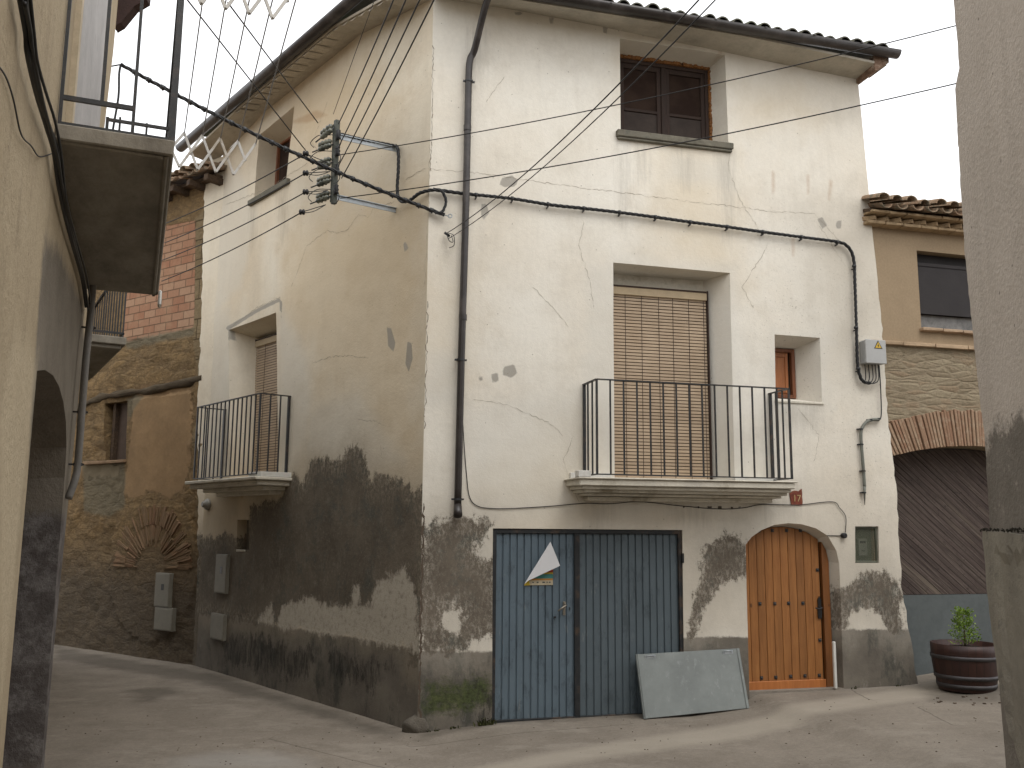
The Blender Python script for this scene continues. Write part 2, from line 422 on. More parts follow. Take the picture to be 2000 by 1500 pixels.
def wood(name, c1, c2, sx=3.2, rough=.5, knots=True):
    n = NT(name); isl = n.island()
    v = n.mp((1, 1, .09)); sh = n.t.nodes.new('ShaderNodeVectorMath'); sh.operation = 'ADD'
    cmb = n.t.nodes.new('ShaderNodeCombineXYZ'); n.put(cmb.inputs[0], n.math('MULTIPLY', isl, 40)); n.put(cmb.inputs[2], n.math('MULTIPLY', isl, 17))
    n.put(sh.inputs[0], v); n.put(sh.inputs[1], cmb.outputs[0])
    g = n.noise(38, 5, .65, sh.outputs[0], .6); g2 = n.noise(9, 3, .6, sh.outputs[0])
    c = n.mix(n.rng(g, .3, .7), c1, c2); c = n.mul(c, n.rng(g2, .25, .75, .8, 1.12)); c = n.mul(c, n.rng(isl, 0, 1, .82, 1.14))
    if knots:
        kn = n.rng(n.vor(5.5, n.mp((1, 1, .55))), .05, .085, 1, 0)
        c = n.mix(n.math('MULTIPLY', kn, .8), c, (.07, .025, .01))
    n.bump(g, .15, .004); return n.done(c, rough, 0, .4)
M_pine = wood('varnished_pine', (.345, .150, .045), (.23, .088, .024))
M_brownwood = wood('brown_shutter_wood', (.20, .075, .032), (.12, .042, .02), knots=False)
M_darkwood = wood('dark_window_wood', (.046, .026, .018), (.028, .017, .013), rough=.8, knots=False)
n = NT('blind_slat'); isl = n.island()
M_blind = n.done(n.mul(n.mix(n.rng(n.noise(3, 5, .6), .35, .7), (.45, .345, .24), (.37, .275, .185)), n.rng(isl, 0, 1, .9, 1.07)), .6, 0, .3)
n = NT('window_glass'); M_glass = n.done(n.mix(n.rng(n.noise(3, 4, .6), .4, .6), (.030, .019, .015), (.044, .029, .022)), .85, 0, .05)

# ================================================================= GROUND
def gz(x, y):
    X = [-60, -.4, 1.0, 1.75, 2.3, 2.9, 3.6, 4.4, 6, 12, 60]; Z = [0, 0, .035, .068, .14, .215, .245, .29, .34, .5, .5]
    # height depends on how far along the front one stands
    s = (x-CX)*.967 + (y-CY)*.255
    S = [-90, 0, .74, 2.75, 3.4, 3.62, 5.5, 6.2, 9, 90]; Zs = [0, 0, .045, .07, .125, .215, .25, .32, .5, .6]
    return float(np.interp(s, S, Zs)) + .010*noise.noise(Vector((x*.7, y*.7, 3))) + .004*noise.noise(Vector((x*3, y*3, 1))) - .012
n = NT('street_concrete')
big = n.noise(.5, 5, .6); med = n.noise(2.4, 6, .65); fin = n.noise(30, 5, .7); gr = n.noise(160, 2, .6)
c = n.mix(n.rng(big, .35, .65), (.190, .163, .132), (.250, .217, .178))
c = n.mix(n.rng(med, .45, .72, 0, .6), c, (.145, .122, .097)); c = n.mul(c, n.rng(fin, .25, .75, .82, 1.12)); c = n.mul(c, n.rng(gr, .3, .7, .86, 1.12))
c = n.mix(n.rng(n.noise(1.3, 8, .8, n.mp(loc=(8, 1, 1), scale=(1, 1.8, 1))), .53, .60, 0, .4), c, (.29, .258, .215))
c = n.mix(n.rng(n.noise(62, 5, .75), .60, .68, 0, .55), c, (.10, .085, .068)); c = n.mix(n.rng(n.noise(48, 5, .75, n.mp(loc=(5, 5, 5))), .62, .70, 0, .5), c, (.36, .33, .29))
c = n.mix(n.math('MULTIPLY', n.mask('strip', .12, med, .09), .55), c, (.36, .32, .26))
c = n.mix(n.math('MULTIPLY', n.mask('patch', .35, med, .14), .5), c, (.30, .285, .26))
c = n.mix(n.math('MULTIPLY', n.mask('wet', .35, med, .10), .55), c, (.07, .06, .048))
sp = n.rng(n.noise(7, 6, .8, n.mp(loc=(3, 3, 3))), .66, .72, 0, .6); c = n.mix(sp, c, (.06, .05, .038))
jt = n.math('ABSOLUTE', n.mask('joint', .03, n.noise(6, 4, .7), 1.)); 
c = n.mix(n.rng(n.math('ABSOLUTE', n.math('ADD', n.attr('joint'), n.math('MULTIPLY', n.math('SUBTRACT', n.noise(5, 5, .7), .5), .05))), .004, .014, .5, 0), c, (.05, .042, .034))
n.bump(n.math('ADD', fin, n.math('MULTIPLY', gr, .4)), .4, .006)
M_ground = n.done(c, .88, 0, .2)
xs = sorted(set([-300, -120, -60, -30, -18, -12] + list(np.round(np.arange(-9, 9, .07), 3)) + [9.5, 11, 14, 20, 40, 90, 300]))
ys = sorted(set([-300, -120, -50, -20, -8, -2, 1, 3, 5] + list(np.round(np.arange(5.6, 15.6, .07), 3)) + [16, 18, 24, 40, 90, 300]))
gv = [(x, y, gz(x, y)) for y in ys for x in xs]; nx_ = len(xs)
gf = [(j*nx_+i, j*nx_+i+1, (j+1)*nx_+i+1, (j+1)*nx_+i) for j in range(len(ys)-1) for i in range(nx_-1)]
me = bpy.data.meshes.new('street'); me.from_pydata(gv, [], gf); me.materials.append(M_ground)
GP = np.array([(a, b) for a, b, _ in gv])
def gp(p3): return [(a, b) for a, b, _ in p3]
gfields = dict(
    strip=[gp([(5.330,10.375,0.100),(4.185,9.779,0.100),(2.937,9.148,0.100),(1.845,8.597,0.100),(0.885,8.145,0.100),(0.024,7.644,0.100),(-0.371,7.492,0.100),(-0.921,7.475,0.100),(0.024,8.045,0.100),(0.941,8.645,0.100),(1.979,9.204,0.100),(3.148,9.789,0.100),(4.509,10.518,0.100),(5.699,11.076,0.100)])],
    patch=[gp([(-2.735,7.825,0.000),(-2.776,8.173,0.000),(-2.501,8.396,0.000),(-2.096,8.373,0.000),(-1.749,8.206,0.000),(-1.630,7.859,0.000)])],
    wet=[gp([(-7.213,15.091,0.000),(-4.970,13.353,0.000),(-3.906,12.592,0.000),(-2.228,10.605,0.000),(-0.940,9.130,0.000),(-1.111,8.953,0.000),(-2.397,10.365,0.000),(-3.923,11.945,0.000),(-6.589,13.815,0.000)]), gp([(-0.848,9.177,-0.000),(-0.178,9.664,0.000),(1.359,10.026,0.000),(1.317,9.721,0.000),(-0.172,9.381,-0.000),(-0.827,8.963,0.000)]), gp([(4.360,10.151,0.300),(5.276,10.194,0.300),(4.924,9.529,0.300),(4.224,9.609,0.300)]), gp([(-4.516,11.371,0.000),(-4.103,11.567,0.000),(-3.801,11.233,0.000),(-4.004,10.530,0.000)])],
    joint=None)
def jf(P):
    d = np.full(len(P), 9.)
    for ln in (gp([(3.687,10.401,0.200),(3.661,9.756,0.200)]), gp([(3.985,9.426,0.200),(3.952,8.612,0.200)]), gp([(-0.892,8.662,0.100),(1.219,9.363,0.100)]), gp([(-2.237,8.914,0.000),(-0.971,7.879,0.000)])):
        for (x0, y0), (x1, y1) in zip(ln[:-1], ln[1:]):
            ex, ey = x1-x0, y1-y0; t = np.clip(((P[:, 0]-x0)*ex+(P[:, 1]-y0)*ey)/(ex*ex+ey*ey), 0, 1)
            L = math.hypot(ex, ey); sd_ = ((P[:, 0]-x0)*ey-(P[:, 1]-y0)*ex)/L; dd = np.hypot(P[:, 0]-x0-ex*t, P[:, 1]-y0-ey*t)
            inside = (t > 0) & (t < 1); val = np.where(inside, sd_, dd)
            d = np.where(np.abs(val) < np.abs(d), val, d)
    return d
for nm, q in gfields.items():
    v_ = jf(GP) if q is None else field(GP, q); a = me.attributes.new(nm, 'FLOAT', 'POINT'); a.data.foreach_set('value', np.asarray(v_, np.float32))
me.polygons.foreach_set('use_smooth', [True]*len(me.polygons)); me.update()
g = bpy.data.objects.new('street', me); col.objects.link(g); setup(g); props(g, kind='structure')

# ================================================================= WHITE HOUSE
H = empty('white_house', (CX, CY, 0), 'large whitewashed corner house with damp stains, two balconies, blue garage doors and pine door', 'house')
def edge1(x, z): return und(x, z, .007, 1.)*min(1, max(0, (x-.02)/.3))
def edge2(x, z): return und(x, z, .008, 2.)*min(1, max(0, (-x-.02)/.3))
rg = random.Random(5)
def ragged(poly, step=.09, amp=.012):
    return [(x+rg.uniform(-amp, amp), z+rg.uniform(-amp, amp)) for x, z in dense(poly, step, False)]
right_edge = ragged([(5.60, -.3), (5.60, .22), (5.53, .75), (5.455, 1.3), (5.46, 1.7), (5.445, 2.72), (5.40, 3.1), (5.385, 4.0), (5.37, 4.6)]) + ragged([(5.36, 4.7), (5.30, 5.8)], .15, .004) + [(5.225, 7.34)]
out1 = [(0, -.3)] + right_edge + [(1.9, 7.52), (.93, 7.56), (0, 7.56)]
door_o = [(3.52, .10), (4.655, .10), (4.67, 1.56), (4.64, 1.70), (4.54, 1.86), (4.40, 1.94), (4.22, 1.985), (4.057, 1.995), (3.88, 1.975), (3.72, 1.915), (3.6, 1.84), (3.53, 1.76)]
door_i = [(3.52, .10), (4.60, .10), (4.60, 1.58), (4.575, 1.71), (4.49, 1.82), (4.36, 1.895), (4.2, 1.94), (4.05, 1.955), (3.88, 1.945), (3.74, 1.89), (3.62, 1.82), (3.54, 1.74)]
gar_o = [(.735, -.05), (2.775, -.05), (2.79, 1.912), (.722, 1.916)]
w3_o = [(2.14, 6.28), (3.46, 6.26), (3.45, 7.40), (2.14, 7.41)]; w3_i = [(2.19, 6.33), (3.385, 6.33), (3.372, 7.35), (2.19, 7.36)]
bd_o = [(2.03, 2.44), (3.42, 2.44), (3.435, 4.775), (2.035, 4.78)]; bd_i = [(2.09, 2.44), (3.268, 2.44), (3.25, 4.74), (2.09, 4.74)]
sw_o = [(3.955, 3.355), (4.54, 3.345), (4.547, 4.095), (3.965, 4.10)]; sw_i = [(4.02, 3.42), (4.379, 3.42), (4.377, 4.0), (4.02, 4.0)]
me_o = [(4.875, 1.562), (5.178, 1.562), (5.194, 1.968), (4.893, 1.966)]
damp1 = [[(-0.028,1.901),(0.135,1.942),(0.288,2.013),(0.417,2.035),(0.549,1.985),(0.627,2.027),(0.708,1.946),(0.640,1.834),(0.563,1.743),(0.585,1.652),(0.670,1.602),(0.791,1.602),(0.798,0.899),(0.616,0.888),(0.488,0.808),(0.439,0.727),(-0.001,0.738)],
  [(3.055,1.716),(3.158,1.770),(3.311,1.857),(3.433,1.874),(3.533,1.749),(3.600,1.402),(3.448,1.398),(3.309,1.383),(3.206,1.351),(3.114,1.257),(3.028,1.131),(2.940,0.922),(2.896,0.798),(2.826,0.800),(2.884,1.038),(2.923,1.195),(2.973,1.290),(3.023,1.406),(2.991,1.566)],
  [(4.609,1.274),(4.728,1.339),(4.847,1.394),(5.060,1.460),(5.257,1.447),(5.424,1.345),(5.450,0.819),(5.253,0.834),(5.176,0.974),(5.050,1.059),(4.907,1.061),(4.787,1.008),(4.702,0.845),(4.542,0.848)]]
hole1 = [[(0.212,1.121),(0.304,1.149),(0.417,1.108),(0.434,1.004),(0.395,0.903),(0.318,0.924),(0.256,0.954),(0.216,0.926),(0.189,1.014)]]
plinth1 = [[(-0.189,0.748),(0.774,0.713),(0.785,-0.284),(-0.164,-0.233)], [(2.722,0.802),(3.161,0.813),(3.579,0.783),(3.542,-0.277),(2.700,-0.235)], [(4.511,0.849),(5.685,0.836),(5.752,-0.114),(4.465,-0.059)]]
F_front = dict(
    streak=[[(2.098,6.093),(2.213,6.094),(2.224,5.453),(2.143,5.211)], [(2.305,6.105),(2.440,6.096),(2.423,5.770),(2.349,5.750)], [(2.864,6.121),(2.990,6.111),(2.956,5.706),(2.905,5.689)], [(3.310,6.141),(3.532,6.197),(3.525,5.582),(3.409,5.148)], [(1.659,2.352),(2.025,2.173),(1.909,1.882),(1.713,1.907)], [(3.690,2.195),(4.201,2.398),(4.187,2.062),(3.807,2.003)], [(3.889,3.323),(4.542,3.339),(4.486,2.976),(4.229,3.025),(3.968,2.903)], [(2.603,2.180),(3.199,2.188),(3.074,1.996),(2.717,1.993)], [(0.407,7.238),(0.589,7.266),(0.539,6.666),(0.454,6.713)]],
    damp=lambda P: np.minimum(field(P, damp1), -field(P, hole1)),
    pale=[], plinth=plinth1,
    cement=[[(0.778,5.606),(0.890,5.647),(0.959,5.602),(0.936,5.531),(0.807,5.506),(0.756,5.535)], [(0.820,3.570),(0.929,3.597),(0.963,3.512),(0.908,3.456),(0.809,3.483)], [(0.690,3.477),(0.755,3.502),(0.772,3.412),(0.702,3.393)], [(0.555,3.455),(0.593,3.467),(0.599,3.414),(0.561,3.407)],
            [(0.558,5.300),(0.613,5.305),(0.642,5.212),(0.582,5.122),(0.559,5.176)], [(4.580,5.512),(4.649,5.543),(4.712,5.450),(4.642,5.393)], [(4.839,5.511),(4.908,5.530),(4.889,5.428),(4.820,5.422)], [(0.904,7.532),(1.003,7.560),(0.992,7.510),(0.922,7.499)], [(1.299,7.534),(1.358,7.543),(1.347,7.462),(1.311,7.456)], [(1.940,7.535),(1.995,7.531),(1.982,7.442),(1.939,7.448)]],
    repair=[[(1.755,4.716),(2.050,4.826),(3.528,4.859),(3.545,2.470),(3.197,2.106),(2.024,2.093),(1.692,3.703)], [(2.738,6.106),(3.504,6.132),(3.557,5.768),(2.670,5.797)], [(3.889,4.173),(4.679,4.223),(4.697,3.275),(3.849,3.127)], [(-0.006,3.664),(0.336,3.736),(0.321,3.102),(-0.005,3.141)], [(0.427,3.106),(1.634,3.371),(1.630,2.089),(0.497,1.975)]],
    ochre=[[(3.658,6.870),(4.404,7.033),(4.463,6.815),(3.717,6.657)], [(2.319,7.157),(3.440,6.187),(3.520,4.621),(2.654,4.905)], [(0.031,4.360),(0.352,4.384),(0.338,3.630),(-0.005,3.611)], [(1.577,3.044),(1.743,2.407),(1.464,1.931),(0.813,1.977),(0.545,2.281),(0.915,2.599)]],
    dark_zone=[[(-0.034,2.170),(0.705,2.155),(2.838,2.102),(4.835,2.125),(5.479,1.787),(5.414,0.775),(0.000,0.700)], [(4.338,5.538),(5.310,5.759),(5.477,3.907),(5.180,3.532),(4.528,3.856)], [(0.874,7.674),(5.405,7.398),(5.106,7.159),(0.877,7.310)]],
    rust=[[(4.012,6.033),(4.045,6.037),(4.043,5.806),(4.008,5.753)], [(4.469,6.039),(4.503,6.042),(4.486,5.827),(4.465,5.800)], [(4.768,6.008),(4.808,5.999),(4.755,5.754),(4.735,5.765)], [(4.233,5.251),(4.273,5.255),(4.257,5.040),(4.237,5.038)], [(3.375,7.532),(3.428,7.520),(3.397,7.375),(3.364,7.383)]],
    specks=[[(3.816,5.734),(5.388,5.894),(5.577,3.309),(5.331,1.560),(4.675,1.562),(4.239,3.257),(3.505,4.149),(3.541,5.280)]],
    moss=[[(0.092,0.401),(0.418,0.428),(0.714,0.457),(0.738,0.234),(0.422,0.184),(0.122,0.163),(0.061,0.223)]],
    black=[[(0.548,0.275),(0.649,0.334),(0.737,0.292),(0.740,0.052),(0.576,0.049)]])
wall('front_wall', F1, out1, [(gar_o, gar_o, .10), (door_o, door_i, .15), (w3_o, w3_i, .3), (bd_o, bd_i, .3), (sw_o, sw_i, .3), (me_o, me_o, .09)], F_front, M_front, H, .027, disp=edge1, seed=1., rim=.28)
sd_o = [[(-4.522,2.613),(-3.089,2.561),(-3.369,4.666),(-4.832,4.655)]][0]
sd_in = [[(-4.491,2.628),(-3.995,2.610),(-4.175,4.535),(-4.605,4.548)]][0]
sd_o = [(sd_o[0][0], 2.50), (sd_o[1][0], 2.50), (sd_o[2][0], 4.665), (sd_o[3][0], 4.66)]
sd_i = [(sd_in[0][0], 2.50), (sd_o[1][0]-.05, 2.50), (sd_o[2][0]-.08, 4.55), (sd_in[3][0], 4.54)]
sw2 = [(-4.229,6.429),(-3.265,6.402),(-3.139,7.434),(-4.155,7.358)]
sw2_in = [(-4.198,6.727),(-4.172,7.256)]
sw2_i = [(sw2_in[0][0], sw2[0][1]+.03), (sw2[1][0]-.06, sw2[1][1]+.03), (sw2[2][0]-.08, 7.30), (sw2_in[1][0], 7.28)]
ni_o = [(-4.20, 1.60), (-3.83, 1.60), (-3.86, 1.99), (-4.23, 1.99)]
damp2 = [[(-3.883,2.157),(-3.545,2.187),(-3.405,2.223),(-3.059,2.250),(-2.957,2.324),(-2.873,2.428),(-2.726,2.548),(-2.620,2.525),(-2.482,2.417),(-2.392,2.536),(-2.305,2.684),(-2.112,2.716),(-1.897,2.706),(-1.774,2.612),(-1.573,2.649),(-1.492,2.760),(-1.364,2.821),(-1.177,2.743),(-1.085,2.599),(-1.045,2.448),(-0.958,2.374),(-0.872,2.453),(-0.753,2.460),(-0.603,2.391),(-0.462,2.439),(-0.227,2.354),(-0.116,2.284),(0.043,2.246),(0.105,0.616),(-0.151,0.587),(-0.205,0.824),(-1.112,0.843),(-1.759,0.869),(-2.712,0.732),(-5.464,0.672),(-5.591,1.519),(-5.301,1.776),(-4.910,1.733),(-4.583,1.806),(-4.221,1.744),(-3.856,1.789),(-3.819,1.992)]]
pale2 = [[(-3.445,0.737),(-3.136,0.982),(-3.028,0.723)], [(-2.973,0.716),(-2.864,0.952),(-2.245,1.099),(-1.659,1.037),(-1.127,1.085),(-0.907,1.142),(-0.761,1.338),(-0.462,1.455),(-0.188,1.437),(-0.045,1.179),(-0.027,0.735),(-1.107,0.759)], [(-1.242,1.259),(-1.140,1.292),(-1.079,1.136),(-1.211,1.100)], [(-0.593,1.449),(-0.281,1.513),(-0.185,1.368),(-0.454,1.303)]]
F_side = dict(streak=[[(-4.379,6.319),(-4.150,6.296),(-4.095,5.803),(-4.233,5.614)], [(-3.534,6.313),(-3.241,6.303),(-3.158,5.722),(-3.319,5.622)], [(-5.455,2.464),(-4.178,2.431),(-4.208,2.026),(-5.271,1.812)], [(-4.026,2.460),(-2.987,2.494),(-3.026,2.338),(-3.688,2.155)]], damp=damp2, pale=pale2, plinth=[[(-5.651,0.693),(-4.859,0.745),(-2.843,0.739),(-1.107,0.764),(0.266,0.761),(0.299,-0.187),(-2.135,-0.198),(-5.486,-0.372)]],
    cement=[[(-0.736,4.046),(-0.645,4.020),(-0.559,3.851),(-0.594,3.767),(-0.696,3.837)], [(-0.328,3.828),(-0.253,3.807),(-0.227,3.642),(-0.295,3.500),(-0.356,3.604)], [(-0.463,4.927),(-0.415,4.933),(-0.354,4.851),(-0.430,4.823)], [(-4.961,4.713),(-3.985,4.814),(-3.301,4.845),(-3.253,4.795),(-3.979,4.763),(-4.849,4.651)], [(-4.853,4.681),(-4.800,4.673),(-4.761,4.497),(-4.813,4.504)], [(-3.285,4.828),(-3.208,4.774),(-3.209,4.638),(-3.270,4.676)]],
    repair=[[(-3.259,4.715),(-2.486,3.939),(-2.331,3.297),(-2.401,2.933),(-2.882,2.522),(-3.086,2.529)], [(-2.432,3.306),(-1.270,3.374),(-1.046,3.182),(-0.329,2.591),(-1.213,2.465),(-2.390,2.810)], [(-5.789,5.159),(-4.823,4.989),(-4.518,2.578),(-5.569,2.614)], [(-5.648,7.138),(-4.732,7.030),(-4.137,6.181),(-4.515,5.230),(-5.534,4.959)]],
    ochre=[[(-3.193,5.800),(-0.081,5.535),(-0.013,2.576),(-0.918,2.728),(-1.266,3.316),(-2.186,3.345),(-2.491,4.004),(-3.231,4.710)], [(-3.354,7.489),(-1.522,7.427),(-0.609,6.580),(-1.448,6.243),(-2.861,6.752)], [(-5.466,2.537),(-4.022,2.426),(-3.975,2.025),(-5.291,1.955)]],
    dark_zone=[[(-5.724,2.396),(-2.870,2.397),(-2.275,2.925),(0.037,2.422),(0.105,0.616),(-5.464,0.672)], [(-3.269,6.595),(-0.103,6.110),(-0.120,4.164),(-2.563,4.853)], [(-5.453,7.082),(0.032,7.517),(0.041,7.277),(-2.499,7.256),(-5.430,6.914)]],
    rust=[[(-3.332,7.262),(-2.491,7.149),(-2.220,6.987),(-2.751,7.066)], [(-4.186,2.499),(-4.059,2.481),(-4.095,2.260),(-4.160,2.281)]], specks=[], moss=[], 
    black=[[(-4.564,0.408),(-3.801,0.544),(-2.693,0.528),(-1.962,0.545),(-2.172,0.242),(-3.189,0.177),(-4.370,0.166)], [(-1.734,0.541),(-0.893,0.553),(-0.510,0.545),(-0.878,0.299),(-1.606,0.311)]])
out2 = [(-5.4, -.3), (0, -.3), (0, 7.56), (-1.5, 7.76), (-4.0, 7.66), (-5.4, 7.45)]
wall('side_wall', F2, out2, [(sd_o, sd_i, .38), (sw2, sw2_i, .32), (ni_o, ni_o, .14)], F_side, M_side, H, .027, disp=edge2, seed=2., rim=.28)
strip_l = ragged([(-.40, 7.42), (-.38, 7.0), (-.27, 4.8), (-.22, 3.4), (-.14, 2.7), (-.03, 1.4), (.0, .4)], .08, .02)
wall('side_wall_end', F3, [(.12, 7.42)] + strip_l + [(.0, -.2), (.12, -.2)], [], dict(streak=[], damp=[[(-0.084,1.738),(0.316,1.744),(0.497,-0.309),(-0.055,-0.366)]], pale=[], plinth=[[(-0.272,0.660),(0.515,0.742),(0.633,-0.625),(-0.135,-0.717)]], cement=[], repair=[], ochre=[], dark_zone=[], rust=[], specks=[], moss=[], black=[]), M_side, H, .04, disp=lambda x, z: -.014+und(x, z, .006, 3.), seed=3., rim=.1)
cracks([[(3.473,6.203),(3.448,6.002),(3.616,5.591),(3.864,5.249)], [(0.004,5.624),(0.553,5.639),(1.465,5.598),(2.543,5.574),(3.941,5.549),(4.542,5.570),(4.867,5.277)], [(0.795,6.760),(0.588,6.439)], [(0.505,3.214),(0.856,3.176),(1.297,3.007),(1.464,2.879)],
        [(1.698,5.227),(1.639,4.935),(1.754,4.602),(1.811,4.267)], [(3.925,5.133),(3.584,4.626),(3.704,4.397)], [(1.124,4.442),(1.351,4.236),(1.522,4.025)], [(4.603,5.439),(4.920,4.971)], [(4.239,3.257),(4.486,2.976),(4.407,2.687)], [(1.576,2.882),(1.464,2.613),(1.630,2.194)], [(-0.002,5.905),(0.002,5.233),(-0.032,4.355)]],
       F1, H, M_crack, 1., .007, .0036)
cracks([[(-0.655,5.436),(-1.073,5.487),(-1.175,5.393),(-1.401,5.481),(-1.621,5.362),(-1.856,5.375),(-2.105,5.467),(-2.609,5.390),(-2.972,4.932)], [(-2.352,3.859),(-1.867,3.882),(-1.519,3.842),(-1.080,3.754)], [(-2.233,7.161),(-2.589,6.735),(-2.377,6.532)], [(-0.417,5.632),(-0.086,5.649)], [(-4.785,4.685),(-3.986,4.828),(-3.273,4.854),(-3.203,4.570)], [(-4.845,4.620),(-4.781,4.389)], [(-1.252,3.087),(-0.936,3.050),(-0.731,2.990)], [(-2.375,2.626),(-2.309,2.442)], [(-0.780,2.775),(-0.764,2.666)], [(-5.208,6.614),(-3.854,6.474),(-2.703,6.495)]],
       F2, H, M_crack, 2., .008, .0055)
cracks([[(.012, 2.15), (.016, 1.6), (.010, 1.1), (.02, .7), (.012, .3), (.03, .1)]], F1, H, simple('corner_crack', (.10, .075, .055), .95, bump=0), 5., .001, .024)
cracks([[(.006, 4.2), (.010, 3.6), (.008, 2.9)], [(.006, 7.0), (.01, 6.3), (.006, 5.6)]], F1, H, M_crack, 5., .001, .010)
# corner ragged quoin: a stone and broken edge at the foot
mb = MB()
bm_ = bmesh.new(); bmesh.ops.create_icosphere(bm_, subdivisions=3, radius=1)
for v in bm_.verts: v.co *= 1 + .28*noise.noise(v.co*1.6)
mb.add([(v.co.x*.14+.02, v.co.y*.08+.075, v.co.z*.11+.03) for v in bm_.verts], [tuple(v.index for v in f.verts) for f in bm_.faces], 0, True)
bm_.free()
M_dampstone = simple('damp_stone', (.12, .105, .085), .9, 0, .4, 8, .6, .2, (.07, .068, .055))
mb.build('corner_stone', M_dampstone, H, (CX, CY-.03, 0, R(14.8)), center=False)
# unseen solid core, added so that no light leaks in
mb = MB()
core = [fpt(F1, .2, .45), fpt(F1, 5.1, .45), fpt(F1, 5.1, 7), fpt(F2, -5.2, 7), fpt(F2, -5.2, .6), fpt(F2, -.3, .6)]
cx_ = [(p[0]-CX, p[1]-CY) for p in core]
k = len(cx_); mb.add([(x, y, z) for z in (-.2, 7.2) for x, y in cx_], [tuple(range(k))[::-1], tuple(range(k, 2*k))] + [(i, (i+1) % k, k+(i+1) % k, k+i) for i in range(k)])
mb.build('solid_core', simple('core_fill', (.3, .27, .22), .95, bump=0), H, (CX, CY, 0, 0), center=False)
# end gable
mb = MB(); mb.box(5.0, 5.22, .28, 7, -.2, 7.3); mb.build('gable_wall', M_slab, H, F1, center=False)

# roof
mb = MB()
A_ = fpt(F1, -.05, -.36, 7.60); B_ = fpt(F1, 5.36, -.36, 7.50); D_ = fpt(F2, -5.75, -.36, 7.68); Cc = fpt(F2, -2.2, -.40, 7.86)
ctr = fpt(F1, 2.2, 4.8, 8.7)
def off(p): return (p[0]-CX, p[1]-CY, p[2])
P_ = [off(A_), off(B_), off(fpt(F1, 5.36, 4.8, 8.7)), off(ctr)]
up = [(x, y, z+.05) for x, y, z in P_]
bx8 = [(0, 1, 2, 3), (4, 7, 6, 5), (0, 4, 5, 1), (1, 5, 6, 2), (2, 6, 7, 3), (3, 7, 4, 0)]
mb.add(P_+up, bx8)
Q_ = [off(fpt(F2, .1, -.36, 7.90)), off(ctr), off(fpt(F2, -5.7, 4.5, 8.9)), off(fpt(F2, -5.75, -.36, 7.76))]
mb.add(Q_+[(x, y, z+.05) for x, y, z in Q_], bx8)
roof = mb.build('roof', M_mossy_tile, H, (CX, CY, 0, 0), center=False)
mb = MB()
x = .3
tr = random.Random(11)
while x < 5.4:
    r_ = .072+tr.uniform(-.006, .006); z0 = 7.545 + (.06 if tr.random() > .85 else 0)*0 - .008*x; y0 = -.46+tr.uniform(-.02, .02)
    for rr_, flip in ((r_, 0),):
        vs = []; m_ = 8
        for jy, (yy, zz) in enumerate(((y0, z0), (y0+.45, z0+.15), (y0+.45, z0+.125), (y0+3.5, z0+1.1))):
            for j in range(m_+1):
                a = math.pi*j/m_; q = r_*(1.0 if jy % 2 == 0 else .82); vs.append((x+q*math.cos(a), yy, zz+q*math.sin(a)*.95))
        for j in range(m_+1):
            a = math.pi*j/m_; vs.append((x+(r_-.016)*math.cos(a), y0, z0+(r_-.016)*math.sin(a)*.95))
        w_ = m_+1
        mb.add(vs, [(b*w_+j, b*w_+j+1, (b+1)*w_+j+1, (b+1)*w_+j) for b in range(3) for j in range(m_)] + [(j, 4*w_+j, 4*w_+j+1, j+1) for j in range(m_)], 0, True)
    x += .172+tr.uniform(-.006, .006)
mb.build('roof_tiles', M_mossy_tile, roof, F1, center=False)
# soffits
mb = MB()
S1 = [(0, 7.56), (.93, 7.56), (1.9, 7.52), (3.5, 7.43), (5.225, 7.335)]
vs = []
for x, z in S1: vs += [(x, -.0, z-.0), (x+(.0 if x < 5 else .13), -.36, min(7.46, z+.02) if x > 1 else 7.46)]
vs2 = [(x, y+.001, z+.03) for x, y, z in vs]; k = len(vs)
mb.add(vs+vs2, [(i, i+1, i+3, i+2) for i in range(0, k-2, 2)] + [(k+i, k+i+2, k+i+3, k+i+1) for i in range(0, k-2, 2)] + [(i+1, i+3, k+i+3, k+i+1) for i in range(0, k-2, 2)])
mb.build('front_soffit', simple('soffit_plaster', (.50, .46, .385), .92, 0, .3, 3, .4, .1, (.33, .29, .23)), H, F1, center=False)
mb = MB(); mb.prism([(5.2, 7.28), (5.23, 7.28), (5.40, 7.40), (5.40, 7.46), (5.2, 7.46)], -.36, .3); mb.box(5.20, 5.38, -.34, -.02, 7.37, 7.44)
mb.build('eave_corbel', simple('broken_brick_corbel', (.26, .17, .12), .95, 0, .6, 14, .8, .1, (.42, .38, .31)), H, F1, center=False)
mb = MB(); S2 = [(0, 7.55, 7.52), (-1.5, 7.76, 7.70), (-4.0, 7.66, 7.60), (-5.4, 7.45, 7.48), (-5.75, 7.40, 7.46)]
vs = []
for x, z, zg in S2: vs += [(x, 0, z), (x, -.38, zg)]
vs2 = [(x, y, z+.03) for x, y, z in vs]; k = len(vs)
mb.add(vs+vs2, [(i, i+1, i+3, i+2) for i in range(0, k-2, 2)] + [(k+i, k+i+2, k+i+3, k+i+1) for i in range(0, k-2, 2)] + [(i+1, i+3, k+i+3, k+i+1) for i in range(0, k-2, 2)] + [(k-2, k-1, 2*k-1, 2*k-2)])
x = -.3
